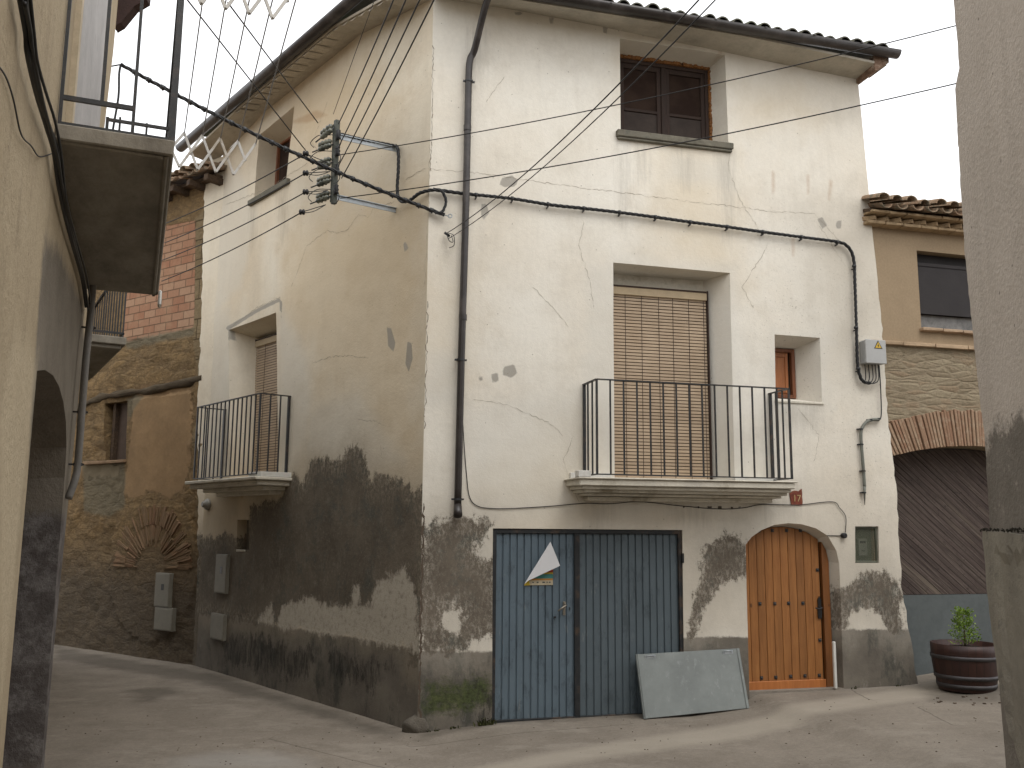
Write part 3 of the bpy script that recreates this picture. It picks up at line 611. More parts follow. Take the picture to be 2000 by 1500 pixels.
while x > -4.2:                                   # whitewashed undersides of the eave tiles
    zg = np.interp(-x, [0, 1.5, 4, 5.4], [7.52, 7.70, 7.60, 7.48]); zw = np.interp(-x, [0, 1.5, 4, 5.4], [7.55, 7.76, 7.66, 7.45])
    f_ = lambda y: zw+(zg-zw)*(-y/.38)
    mb.add([(x-.09, -.36, f_(-.36)-.01), (x, -.36, f_(-.36)-.030), (x+.09, -.36, f_(-.36)-.01), (x-.09, -.16, f_(-.16)-.005), (x, -.16, f_(-.16)-.026), (x+.09, -.16, f_(-.16)-.005)],
           [(0, 1, 4, 3), (1, 2, 5, 4), (0, 2, 1), (3, 4, 5)])
    x -= .19
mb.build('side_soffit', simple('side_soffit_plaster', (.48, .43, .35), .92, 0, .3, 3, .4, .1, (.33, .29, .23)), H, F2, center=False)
# gutters
def half_gutter(mb, a, b, r, F):
    a = Vector(a); b = Vector(b); m = 10; vs = []
    for p in (a, b):
        for rr in (r, r-.012):
            for j in range(m+1):
                t = math.pi*j/m; vs.append((p.x, p.y - rr*math.cos(t), p.z - rr*math.sin(t)))
    w_ = m+1; fs = []
    for j in range(m):
        fs += [(j, j+1, 2*w_+j+1, 2*w_+j), (w_+j, 3*w_+j, 3*w_+j+1, w_+j+1), (j, w_+j, w_+j+1, j+1), (2*w_+j, 2*w_+j+1, 3*w_+j+1, 3*w_+j)]
    fs += [(0, 2*w_, 3*w_, w_), (m, w_+m, 3*w_+m, 2*w_+m)]
    mb.add(vs, fs, 0, True)
mb = MB(); half_gutter(mb, (-.15, -.43, 7.53), (5.47, -.43, 7.50), .075, F1)
for x in np.arange(.6, 5.4, .62): mb.box(x-.012, x+.012, -.51, -.36, 7.50, 7.515)
mb.build('front_gutter', M_gutter, H, F1, center=False)
mb = MB(); half_gutter(mb, (-5.95, -.45, 7.62), (.2, -.45, 7.825), .078, F2)
mb.build('side_gutter', M_gutter, H, F2, center=False)
mb = MB(); pp = [(0.397,6.858),(0.385,6.553),(0.378,5.246),(0.356,3.619),(0.344,2.149)]
path = [(.55, -.42, 7.47), (.50, -.34, 7.36), (.44, -.11, 6.98)] + [(x, -.07, z) for x, z in pp]
mb.tube(spline(path, 6), .037, 12); e_ = pp[-1]; mb.tube([(e_[0], -.07, e_[1]), (e_[0], -.085, e_[1]-.07), (e_[0]-.005, -.12, e_[1]-.11)], [.039, .043, .044], 12)
for q in [(0.381,6.092),(0.365,4.045)]: mb.lathe([(.042, -.03), (.042, .03)], 12, (q[0], -.07, q[1]))
dp = mb.build('downpipe', M_gutter, H, F1, center=False)
mb = MB()
for q in [(0.390,6.618),(0.351,3.603),(0.343,2.199)]:
    mb = MB(); mb.lathe([(.044, -.010), (.044, .010)], 12, (q[0], -.07, q[1])); mb.box(q[0]-.062, q[0]+.062, -.075, -.055, q[1]-.009, q[1]+.009); mb.box(q[0]-.01, q[0]+.01, -.06, 0.01, q[1]-.008, q[1]+.008)
    mb.build('pipe_clamp', M_iron, dp, F1, center=False)

# upper window
D3 = .3
fr = MB()
x0, x1, z0, z1 = 2.20, 3.372, 6.34, 7.335
for a in ((x0, x0+.05, z0, z1), (x1-.05, x1, z0, z1), (x0+.05, x1-.05, z1-.05, z1), (x0+.05, x1-.05, z0, z0+.05), (2.76, 2.82, z0+.05, z1-.05)): fr.box(a[0], a[1], D3-.03, D3+.04, a[2], a[3])
for a in ((x0+.05, 2.76), (2.82, x1-.05)):
    for q in ((a[0], a[0]+.05, z0+.05, z1-.05), (a[1]-.05, a[1], z0+.05, z1-.05), (a[0]+.05, a[1]-.05, z1-.11, z1-.05), (a[0]+.05, a[1]-.05, z0+.05, z0+.12), (a[0]+.05, a[1]-.05, 6.70, 6.735)): fr.box(q[0], q[1], D3-.012, D3+.03, q[2], q[3])
wf = fr.build('upper_window', M_darkwood, H, F1, .004, center=False)
mb = MB(); mb.box(x0+.04, x1-.04, D3+.012, D3+.02, z0+.04, z1-.04); mb.build('pane', M_glass, wf, F1, center=False)
mb = MB()
for a in ((x0+.10, 2.71), (2.87, x1-.10)): mb.box(a[0], a[1], D3+.003, D3+.010, z0+.12, 6.695)
mb.build('lower_panel', simple('dusty_panel', (.048, .036, .030), .85, 0, .35, 5, .05), wf, F1, center=False)
mb = MB(); tr = random.Random(3)
for i in range(40):                                # foam bead round the frame
    t = i/40; xx = 2.19+1.19*t; h = .02+.022*tr.random(); mb.box(xx, xx+.033, D3-.05-.02*tr.random(), D3-.02, z1-.008, z1+h)
for i in range(32):
    zz = z0+.98*i/32; h = .012+.022*tr.random()*(1 if i < 22 else .4); mb.box(x1-.012, x1+h, D3-.045-.02*tr.random(), D3-.02, zz, zz+.034)
mb.build('foam_bead', simple('orange_foam', (.26, .12, .045), .9, 0, .5, 30, .5, .1, (.10, .05, .03)), wf, F1, .006, center=False, jit=.003)
mb = MB(); q = [(2.081,6.297),(3.501,6.272)]; mb.box(q[0][0], q[1][0], -.055, .3, 6.225, 6.30); mb.box(q[0][0]+.01, q[1][0]-.01, -.04, .0, 6.195, 6.224)
mb.build('window_sill', M_sill, wf, F1, .008, center=False, jit=.003)
# balcony door with roller blind
def blind(name, F, x0, x1, z0, z1, y, parent, pitch=.0365, cords=(.14, .31, .49, .64, .81, .97), header=True):
    mb = MB(); z = z0; 
    while z < z1-.09:
        mb.box(x0, x1, y-.006, y+.003, z, z+pitch-.0085); z += pitch
    o = mb.build(name, M_blind, parent, F, .001, center=False)
    mb = MB(); mb.box(x0, x1, y+.012, y+.02, z0, z1); mb.build('backing', simple('dark_gap', (.03, .022, .017), .9, bump=0), o, F, center=False)
    mb = MB()
    for c_ in cords: xx = x0+(x1-x0)*c_; mb.box(xx-.0025, xx+.0025, y-.0105, y-.0065, z0+.01, z1-.02)
    mb.build('blind_cord', simple('cord', (.07, .05, .04), .8, bump=0), o, F, center=False)
    if header:
        mb = MB(); mb.box(x0, x1, y-.03, y+.01, z1-.085, z1); mb.box(x0, x1, y-.034, y+.01, z1-.004, z1+.02, 1)
        mb.build('blind_header', [simple('header_board', (.47, .37, .24), .7, 0, .15), M_darkwood], o, F, .002, center=False)
    return o
blind('roller_blind', F1, 2.10, 3.245, 2.46, 4.575, .235, H)
mb = MB(); mb.box(2.05, 3.30, .298, .33, 2.4, 4.9); mb.build('door_backing', M_slab, H, F1, center=False)
mb = MB(); mb.box(3.248, 3.262, .2, .3, 2.45, 4.60); mb.build('door_frame', M_darkwood, H, F1, center=False)
# small window
mb = MB()
for a in ((4.02, 4.06, 3.42, 4.0), (4.335, 4.379, 3.42, 4.0), (4.06, 4.335, 3.96, 4.0), (4.06, 4.335, 3.42, 3.46)): mb.box(a[0], a[1], .26, .32, a[2], a[3])
sw = mb.build('small_window', M_brownwood, H, F1, .004, center=False)
mb = MB(); mb.box(4.06, 4.30, .285, .31, 3.46, 3.96)
for a in ((4.07, 4.10, 3.48, 3.94), (4.255, 4.29, 3.48, 3.94), (4.10, 4.255, 3.90, 3.94), (4.10, 4.255, 3.48, 3.53)): mb.box(a[0], a[1], .272, .285, a[2], a[3])
mb.build('shutter', wood('orange_shutter_wood', (.36, .14, .05), (.27, .095, .035), knots=False), sw, F1, .003, center=False)
mb = MB(); mb.box(3.94, 4.56, -.012, .28, 3.325, 3.352); mb.build('window_sill', M_slab, sw, F1, .004, center=False)

# garage
def sheet(name, c1, c2, seed):
    n = NT(name); v = n.mp((1, 1, .5), loc=(seed, 0, 0)); v2 = n.mp((1, 1, .25), loc=(seed, 3, 0))
    c = n.mix(n.rng(n.noise(1.2, 4, .6, v2), .35, .68), c1, c2); c = n.mix(n.rng(n.noise(6.5, 8, .82, v), .53, .60, 0, .6), c, tuple(k*.42 for k in c1))
    c = n.mix(n.rng(n.noise(20, 5, .75, v2), .62, .70, 0, .3), c, (.30, .31, .30)); c = n.mul(c, n.rng(n.noise(2.4, 4, .6), .3, .7, .92, 1.06))
    rm = n.rng(n.noise(3.2, 7, .8, n.mp(loc=(seed, 8, 1))), .66, .70, 0, .55); c = n.mix(rm, c, (.10, .06, .035))
    n.bump(n.noise(2.5, 3, .5), .25, .02); return n.done(c, n.rng(n.noise(6, 3), .3, .7, .42, .62), 0, .45)
def ribbed(mb, x0, x1, z0, z1, y, pitch=.0765, d=.014, gw=.016):
    k = max(1, int(round((x1-x0)/pitch))); p = (x1-x0)/k; pr = [(x0, y)]
    for i in range(k):
        a = x0+i*p
        pr += [(a+.006, y), (a+p-gw-.004, y), (a+p-gw*.72, y+d), (a+p-gw*.28, y+d), (a+p, y)]
    vs = [(x, yy, z) for z in (z0, z1) for x, yy in pr]; m = len(pr)
    mb.add(vs, [(i, i+1, m+i+1, m+i) for i in range(m-1)])
zb = .045
mb = MB()
mb.box(.722, .765, .01, .09, .03, 1.912); mb.box(2.745, 2.789, .01, .09, .04, 1.908); mb.box(.765, 2.745, .01, .09, 1.868, 1.909); mb.box(1.590, 1.648, .014, .08, .04, 1.867); mb.box(.765, 2.745, .02, .07, .03, .062)
for zz in (1.62, .4): mb.box(2.778, 2.800, -.012, .03, zz-.05, zz+.05)
gf_ = mb.build('garage_frame', simple('black_frame_paint', (.020, .022, .024), .5, 0, .4, 12, .2, .4, (.07, .045, .03)), H, F1, .003, center=False)
mb = MB(); ribbed(mb, .767, 1.588, .064, 1.866, .030); gl = mb.build('garage_leaf', sheet('blue_sheet_steel', (.100, .135, .162), (.078, .108, .134), 1), H, F1, center=False); props(gl, 'blue leaf with a handle and torn poster')
mb = MB(); ribbed(mb, 1.650, 2.743, .064, 1.866, .034); gr_ = mb.build('garage_leaf', sheet('grey_blue_sheet_steel', (.092, .118, .134), (.076, .098, .112), 5), H, F1, center=False); props(gr_, 'duller grey-blue leaf of the garage doors')
hq = [(1.480,1.152),(1.409,1.042),(1.496,1.147)]
mb = MB(); hx, hz = hq[0]; mb.box(hx-.012, hx+.014, .018, .028, hz-.10, hz+.035); mb.tube([(hx, .02, hz), (hx, -.035, hz), (hx-.02, -.04, hz-.01), (hx-.085, -.035, hz-.055)], .009, 8); mb.lathe([(.012, -.004), (.012, .026)], 10, (hx+.002, 0, hz+.022), 'Y')
mb.build('handle', simple('worn_brass_handle', (.33, .30, .25), .4, .6, .4), gl, F1, center=False)
mb = MB(); mb.lathe([(.010, .004), (.010, .03)], 10, (hx-.10, 0, hz-.118), 'Y'); mb.build('lock', M_black, gl, F1, center=False); mb = MB(); mb.box(hx+.055, hx+.063, .02, .03, hz-.05, hz-.02); mb.build('keyhole', M_black, gl, F1, center=False)

# pine front door
def arch_top(x):
    xs_ = [3.52, 3.54, 3.62, 3.74, 3.88, 4.05, 4.2, 4.36, 4.49, 4.575, 4.60]; zs_ = [1.72, 1.74, 1.82, 1.89, 1.945, 1.955, 1.94, 1.895, 1.82, 1.71, 1.60]
    return float(np.interp(x, xs_, zs_))
mb = MB(); x = 3.53; pw = .0965; i = 0; Y = .12
while x < 4.49:
    a, b = x+.0018, x+pw-.0018; m = (a+b)/2
    mb.prism([(a, .235), (b, .235), (b, arch_top(b)), (m, arch_top(m)), (a, arch_top(a))], Y+random.uniform(0, .002), Y+.04); x += pw
ed = mb.build('front_door', M_pine, H, F1, .004, center=False)
mb = MB(); mb.prism([(4.515, .20), (4.60, .20), (4.60, 1.58), (4.575, 1.70), (4.52, 1.79), (4.515, 1.79)], .095, .15); mb.build('door_post', wood('dark_pine_post', (.20, .075, .02), (.13, .05, .015)), ed, F1, .003, center=False)
mb = MB(); mb.box(3.525, 4.505, .092, .118, .225, .315); mb.build('kick_board', wood('pale_pine_board', (.42, .155, .045), (.34, .115, .03), knots=False), ed, F1, .004, center=False)
studs = [(3.760,1.908),(3.924,1.914),(4.101,1.915),(4.274,1.916),(4.448,1.912),(3.744,1.127),(3.925,1.125),(4.094,1.128),(4.271,1.126),(3.735,0.349),(3.907,0.349),(4.087,0.354),(4.262,0.354),(4.438,0.353),(4.467,1.484),(4.463,0.727)]
for q in studs:
    mb = MB(); mb.lathe([(.0, -.014), (.007, -.013), (.012, -.008), (.015, 0)], 10, (q[0], .118, q[1]), 'Y'); mb.box(q[0]-.018, q[0]+.018, .114, .119, q[1]-.018, q[1]+.018)
    mb.build('stud', M_iron, ed, F1, center=False)
q = [(4.472,1.058)][0]
mb = MB(); mb.prism([(q[0]-.02, q[1]-.10), (q[0]+.02, q[1]-.10), (q[0]+.026, q[1]-.03), (q[0]+.018, q[1]+.05), (q[0]+.022, q[1]+.10), (q[0], q[1]+.14), (q[0]-.022, q[1]+.10), (q[0]-.018, q[1]+.05), (q[0]-.026, q[1]-.03)], .105, .118)
mb.tube(spline([(q[0], .11, q[1]+.02), (q[0], .06, q[1]+.02), (q[0]-.05, .05, q[1]+.012), (q[0]-.085, .055, q[1]+.02)], 4), .008, 8); mb.build('handle', M_black, ed, F1, center=False)
mb = MB(); mb.box(3.5, 4.66, .0, .3, .10, .232); mb.build('threshold', simple('threshold_cement', (.23, .2, .165), .9), H, F1, center=False)

# ------------- balconies
def balcony(F, x0, x1, off_, ztop, slab_top, nf, ns, pname, slabsteps, label):
    mb = MB()
    for (a, b, o_, z0, z1) in slabsteps: mb.box(a, b, -o_, .05, z0, z1)
    mb.build('balcony_slab', M_slab, H, F, .008, center=False, jit=.004)
    mb = MB(); t = .014; zr = ztop
    for (a, b) in (((x0, -off_), (x1, -off_)), ((x0, -off_), (x0, 0.02)), ((x1, -off_), (x1, 0.02))):
        mb.bar((a[0], a[1], zr), (b[0], b[1], zr), .032, .012)
        mb.bar((a[0], a[1], slab_top+.035), (b[0], b[1], slab_top+.035), .026, .012)
    rl = mb.build(pname, M_iron, H, F, center=False); props(rl, label)
    def bal(x, y, w_):
        m2 = MB(); m2.box(x-w_/2, x+w_/2, y-w_/2, y+w_/2, slab_top+.03, zr); m2.build('baluster', M_iron, rl, F, center=False)
    for i in range(nf+1): bal(x0+(x1-x0)*i/nf, -off_, .020 if i in (0, nf) else .015)
    for i in range(1, ns+1):
        y = -off_+off_*i/ns
        for xx in (x0, x1): bal(xx, y+(.02 if i == ns else 0)*-1, .028 if i == ns else .015)
balcony(F1, 1.69, 3.875, .40, 3.42, 2.425, 15, 3, 'balcony_railing',
        [(1.47, 3.905, .47, 2.408, 2.425), (1.49, 3.885, .45, 2.345, 2.407), (1.53, 3.86, .41, 2.312, 2.344), (1.57, 3.845, .36, 2.280, 2.311), (1.62, 3.82, .28, 2.250, 2.279), (1.68, 3.78, .16, 2.205, 2.249)], 'railing round the front balcony')
balcony(F2, -4.78, -2.87, .40, 3.51, 2.50, 15, 3, 'balcony_railing',
        [(-4.92, -2.74, .47, 2.46, 2.50), (-4.86, -2.80, .42, 2.40, 2.459), (-4.7, -2.9, .30, 2.35, 2.399), (-4.6, -3.0, .16, 2.30, 2.349)], 'railing round the side balcony')
mb = MB(); mb.box(1.47, 1.60, -.47, -.36, 2.427, 2.49); mb.box(1.53, 1.98, -.05, 0, 2.427, 2.49); mb.build('skirting', M_white, H, F1, .003, center=False); mb = MB(); mb.box(3.4, 3.9, -.05, 0, 2.427, 2.475); mb.build('skirting', M_white, H, F1, .003, center=False)
mb = MB(); mb.box(-3.1, -2.76, -.40, 0, 2.502, 2.56); mb.build('skirting', M_white, H, F2, .003, center=False)
mb = MB()
for i in range(6): xx = 2.8+i*.13+.05*random.random(); mb.box(xx, xx+.015+.03*random.random(), -.012, .005, 2.14+.02*random.random(), 2.165)
mb.build('slab_chips', M_dampstone, H, F1, .004, center=False, jit=.006)
# side door blind, side window, niche
blind('roller_blind', F2, sd_i[3][0]-.0, sd_i[1][0], 2.5, 4.50, .33, H, cords=(.2, .5, .8), header=True)
mb = MB(); mb.box(-4.9, -3.0, .378, .40, 2.4, 4.8); mb.build('door_backing', M_slab, H, F2, center=False)
mb = MB(); a0, a1_ = sw2_i[0][0], sw2_i[1][0]
for q in ((a0, a0+.05, 6.3, 7.34), (a1_-.05, a1_, 6.3, 7.34), (a0+.05, a1_-.05, 7.27, 7.34), (a0+.05, a1_-.05, 6.3, 6.46), ((a0+a1_)/2-.03, (a0+a1_)/2+.03, 6.46, 7.27)): mb.box(q[0], q[1], .28, .34, q[2], q[3])
s2 = mb.build('side_window', M_brownwood, H, F2, .004, center=False)
mb = MB(); mb.box(a0, a1_, .32, .33, 6.3, 7.4); mb.build('pane', M_glass, s2, F2, center=False)
q = [(-4.331,6.356),(-3.151,6.324)]
mb = MB(); mb.box(q[0][0], q[1][0], -.05, .3, sw2[0][1]-.075, sw2[0][1]+.0); mb.build('window_sill', M_sill, s2, F2, .008, center=False, jit=.003)
mb = MB(); mb.box(-4.30, -3.78, .138, .16, 1.5, 2.1); mb.build('niche_back', simple('niche_cement', (.24, .22, .19), .9), H, F2, center=False)
mb = MB(); mb.box(-4.19, -3.93, -.015, .06, 1.575, 1.603); mb.build('niche_ledge', M_slab, H, F2, .005, center=False, jit=.005)

# ================================================================= OCHRE NEIGHBOUR (right)
OC = empty('stone_house', fpt(F1, 6.4, .03, .2), 'ochre rendered stone house with brick arch over a wooden gate, right of the white house', 'house')
NF = (*fpt(F1, 0, .045), F1[3])
n = NT('ochre_render_and_rubble')
v = n.mp((.8, 1, 2.7)); wv = n.t.nodes.new('ShaderNodeVectorMath'); wv.operation = 'ADD'
nn = n.t.nodes.new('ShaderNodeTexNoise'); nn.inputs['Scale'].default_value = 3; nn.inputs['Detail'].default_value = 3; n.put(nn.inputs[0], n.tc)
sc_ = n.t.nodes.new('ShaderNodeVectorMath'); sc_.operation = 'SCALE'; n.put(sc_.inputs[0], nn.outputs['Color']); sc_.inputs['Scale'].default_value = .16
n.put(wv.inputs[0], v); n.put(wv.inputs[1], sc_.outputs[0])
ed = n.vor(5.2, wv.outputs[0], 'DISTANCE_TO_EDGE'); cc = n.vor(5.2, wv.outputs[0], 'F1', 'Color')
cs = n.sep(cc)[0]
stone = n.mix(cs, (.40, .33, .225), (.30, .24, .16)); stone = n.mix(n.rng(n.sep(cc)[1], .8, .82, 0, .35), stone, (.36, .24, .15))
stone = n.mul(stone, n.rng(n.noise(24, 5, .7), .25, .75, .72, 1.15)); mort = n.rng(n.math('ADD', ed, n.math('MULTIPLY', n.noise(12, 6, .8), .3)), .14, .26, .8, 0)
stone = n.mix(mort, stone, (.34, .28, .195)); stone = n.mix(n.rng(n.noise(6, 8, .8, n.mp((1, 1, 2.5))), .54, .66, 0, .6), stone, (.20, .155, .10))
st = n.mask('stone', .05, n.noise(9, 6, .7), .01)
ren = n.mix(n.rng(n.noise(1.6, 6, .65), .35, .7), (.34, .255, .165), (.28, .21, .135)); ren = n.mul(ren, n.rng(n.noise(40, 4, .7), .2, .8, .85, 1.1))
n.bump(n.math('MULTIPLY', st, n.math('ADD', n.rng(ed, 0, .22, 0, .4), n.math('MULTIPLY', n.noise(10, 8, .78, n.mp((1, 1, 2))), 1.6))), .9, .035); n.bump(n.noise(90, 3, .6), .2, .006)
M_rubble = n.done(n.mix(st, ren, stone), .92, 0, .15)
def arc_in(t): return (5.455+2.29*t, 2.772+.143*(1-(2*t-1)**2))
def arc_out(t): return (5.285+2.63*t, 3.11+.232*(1-(2*t-1)**2))
gate_o = [(5.455, -.2), (7.745, -.2)] + [arc_in(t) for t in np.linspace(1, 0, 13)]
nw_o = [(5.955, 4.30), (7.2, 4.29), (7.2, 5.26), (5.955, 5.265)]
wall('house_wall', NF, [(5.15, -.3), (9.5, -.3), (9.5, 5.55), (5.15, 5.55)], [(gate_o, gate_o, .32), (nw_o, nw_o, .16)], dict(stone=[[(5.0, 2.0), (9.6, 2.0), (9.6, 4.09), (5.0, 4.09)]]), M_rubble, OC, .04, disp=lambda x, z: und(x, z, .02 if z < 4 else .004, 6.), seed=6., rim=.35)
mb = MB(); mb.box(5.2, 9.5, .5, 6, -.2, 5.5); mb.build('solid_core', M_slab, OC, NF, center=False)  # unseen solid core behind the house wall
M_brick = simple('arch_brick', (.36, .19, .12), .9, 0, .45, 7, .5, .15, (.42, .31, .22))
n = NT('thin_arch_brick'); isl = n.island()
c = n.mix(n.rng(isl, 0, 1), (.26, .15, .095), (.33, .225, .15)); c = n.mix(n.rng(n.noise(16, 5, .7), .5, .7, 0, .6), c, (.44, .36, .26)); n.bump(n.noise(40, 4, .7), .6, .01)
M_vous = n.done(c, .92, 0, .15)
mb = MB(); K = 54; tr = random.Random(8)
for i in range(K):
    a, b = i/K+.0022, (i+1)/K-.0022; o_ = tr.uniform(-.012, .012); y_ = -.035+tr.uniform(-.012, .008)
    p0, p1, p2, p3 = arc_in(a), arc_in(b), arc_out(b), arc_out(a)
    mb.prism([p0, p1, (p2[0], p2[1]+o_), (p3[0], p3[1]+o_)], y_, .30)
mb.build('arch_bricks', M_vous, OC, NF, .004, center=False, jit=.003)
mb = MB(); x = 5.22; 
while x < 9.3:
    L = .34+.12*tr.random(); mb.box(x, min(x+L-.008, 9.4), -.05-.01*tr.random(), .05, 4.075, 4.118); x += L
mb.build('brick_ledge', simple('ledge_tile', (.43, .31, .20), .9, 0, .35, 6, .4), OC, NF, .004, center=False, jit=.004)
mb = MB(); 
x = 5.93
while x < 7.2: mb.box(x, x+.275, -.07, .12, 4.27, 4.305); x += .285
ns = mb.build('window_sill', simple('clay_sill', (.42, .30, .20), .9, 0, .3, 6, .4), OC, NF, .005, center=False, jit=.004)
mb = MB(); mb.box(5.94, 7.2, .13, .16, 4.3, 5.27); mb.box(5.955, 5.985, .10, .13, 4.30, 5.26, 0); nw = mb.build('window', simple('dark_awning', (.028, .025, .024), .8, 0, .3, 4, .1), OC, NF, center=False)
mb = MB(); mb.box(5.99, 7.18, .05, .06, 4.50, 5.13, 0, Matrix.Rotation(0, 4, 'X')); mb.box(5.99, 7.18, .04, .055, 5.09, 5.13); mb.build('roller_awning', simple('dark_awning_cloth', (.032, .028, .028), .75, 0, .2, 3, .1), nw, NF, center=False)
mb = MB(); mb.box(5.99, 7.18, .11, .125, 4.30, 4.50); mb.build('lower_pane', simple('pale_lower_pane', (.17, .165, .155), .35, 0, .5, 9, 0), nw, NF, center=False)
# eave: two corbel courses and the barrel tiles
mb = MB(); x = 5.2
while x < 9.4: mb.box(x, x+.235, -.13-.02*tr.random(), .1, 5.50, 5.535); x += .243
x = 5.2; i = 0
while x < 9.4:
    q = Matrix.Translation((x+.09, -.03, 5.575)) @ Matrix.Rotation(R(45), 4, 'Z'); mb.box(-.085, .085, -.085, .085, -.03, .025, 0, q); x += .172
x = 5.2
while x < 9.4: mb.box(x, x+.235, -.20-.02*tr.random(), .1, 5.612, 5.645); x += .245
ev = mb.build('eave_bricks', simple('eave_brick', (.40, .29, .175), .92, 0, .5, 8, .5, .15, (.2, .13, .08)), OC, NF, .005, center=False, jit=.005)
def barrel(mb, x, y0, z0, slope, L, r, n_=10, up=True, th=.016):
    vs = []; m = n_
    for k_, (yy, rr) in enumerate(((y0, r), (y0+L, r*.84))):
        for r2 in (rr, rr-th):
            for j in range(m+1):
                a = math.pi*j/m; s_ = 1 if up else -1
                vs.append((x+r2*math.cos(a)+.0, yy, z0+slope*(yy-y0)+s_*r2*math.sin(a)*.8))
    w_ = m+1; fs = []
    for j in range(m): fs += [(j, j+1, 2*w_+j+1, 2*w_+j), (w_+j, 3*w_+j, 3*w_+j+1, w_+j+1), (j, w_+j, w_+j+1, j+1)]
    mb.add(vs, fs, 0, True)
def eave_tiles(name, F, xa, xb, y0, z0, mat, parent, rows=5, pitch=.20, slope=.30, skewz=0., seed=2):
    mb = MB(); tr = random.Random(seed); x = xa
    while x < xb:
        zz = z0+skewz*(x-xa)
        barrel(mb, x+pitch/2, y0+.03+tr.uniform(-.02, .02), zz-.0, slope, rows*.34, .078, 8, False)
        for r_ in range(rows):
            barrel(mb, x+tr.uniform(-.012, .012), y0+r_*.33+tr.uniform(-.035, .02), zz+.03+r_*.33*slope+tr.uniform(-.004, .012), slope-.03, .42, .080+tr.uniform(-.006, .006), 8)
        x += pitch+tr.uniform(-.012, .012)
    return mb.build(name, mat, parent, F, center=False)
n = NT('weathered_barrel_tile'); c = n.mix(n.rng(n.noise(4, 6, .7), .35, .65), (.24, .15, .095), (.30, .22, .15)); c = n.mix(n.rng(n.noise(11, 6, .75), .47, .60, 0, .85), c, (.115, .11, .08)); n.bump(n.noise(40, 4, .7), .5, .01)
M_bar = n.done(c, .92, 0, .15)
eave_tiles('roof_tiles', NF, 5.25, 9.4, -.34, 5.70, M_bar, OC, 9)
mb = MB(); mb.add([(5.2, -.18, 5.66), (9.5, -.18, 5.66), (9.5, 5, 7.1), (5.2, 5, 7.1), (5.2, -.18, 5.62), (9.5, -.18, 5.62), (9.5, 5, 7.06), (5.2, 5, 7.06)], [(0, 1, 2, 3), (4, 7, 6, 5), (0, 4, 5, 1), (0, 3, 7, 4), (1, 5, 6, 2), (3, 2, 6, 7)])
mb.build('roof', M_oldwood, OC, NF, center=False)
# gate
n = NT('weathered_plank'); isl = n.island(); rt = (0, R(-39), 0)
v = n.mp((1, 1, 1), rt); v2 = n.mp((.09, 1, 1.6), (0, 0, 0), v=v); v3 = n.mp((.12, 1, 5), v=v)
g1 = n.noise(14, 6, .75, v2); g2 = n.noise(3.2, 6, .7, v2)
c = n.mix(n.rng(g1, .3, .68), (.040, .028, .025), (.098, .074, .064)); c = n.mix(n.rng(n.noise(16, 6, .8, v3), .52, .66, 0, .8), c, (.17, .14, .115)); c = n.mix(n.rng(g2, .54, .68, 0, .6), c, (.20, .165, .125)); c = n.mul(c, n.rng(isl, 0, 1, .88, 1.1))
c = n.mix(n.rng(n.noise(20, 6, .8), .58, .66, 0, .7), c, (.018, .013, .012)); n.bump(g1, .7, .01)
M_plank = n.done(c, .85, 0, .25)
mb = MB(); gx0, gx1, gz0, gz1 = 5.46, 7.74, 1.185, 3.0; ang = R(-39); dx, dz = math.cos(ang), math.sin(ang); pw = .060
def clip_poly(poly, f):
    out = []
    for i in range(len(poly)):
        a, b = poly[i], poly[(i+1) % len(poly)]; fa, fb = f(a), f(b)
        if fa >= 0: out.append(a)
        if fa*fb < 0: t = fa/(fa-fb); out.append((a[0]+(b[0]-a[0])*t, a[1]+(b[1]-a[1])*t))
    return out
tp = lambda x: 2.772+.143*(1-((x-5.455)/1.145-1)**2)-.005
for i in range(-40, 60):
    c0 = i*pw; nx, nz = -dz, dx
    P0 = (gx0+nx*c0, gz1+nz*c0-.0)
    q = [(P0[0]-4*dx, P0[1]-4*dz), (P0[0]+4*dx, P0[1]+4*dz), (P0[0]+4*dx+nx*(pw-.005), P0[1]+4*dz+nz*(pw-.005)), (P0[0]-4*dx+nx*(pw-.005), P0[1]-4*dz+nz*(pw-.005))]
    for f in (lambda p: p[0]-gx0, lambda p: gx1-p[0], lambda p: p[1]-gz0, lambda p: 2.90-p[1]): q = clip_poly(q, f) if len(q) > 2 else q
    for f in [(lambda p, a=a, b=b: (tp(a)+(tp(b)-tp(a))*(p[0]-a)/(b-a)) - p[1]) for a, b in ((5.46, 5.9), (5.9, 6.4), (6.4, 6.8), (6.8, 7.3), (7.3, 7.74))]: q = clip_poly(q, f) if len(q) > 2 else q
    if len(q) > 2: mb.prism(q, .29+tr.uniform(-.003, .003), .32)
gt = mb.build('gate', M_plank, OC, NF, center=False)
mb = MB(); mb.box(5.46, 7.74, .285, .33, .22, 1.18); mb.build('lower_panel', simple('grey_blue_panel', (.105, .118, .118), .7, 0, .3, 2.2, .15, .3, (.07, .075, .072)), gt, NF, center=False)
mb = MB(); mb.box(5.46, 7.74, .325, .36, .2, 3.0); mb.build('gate_back', M_black, gt, NF, center=False)

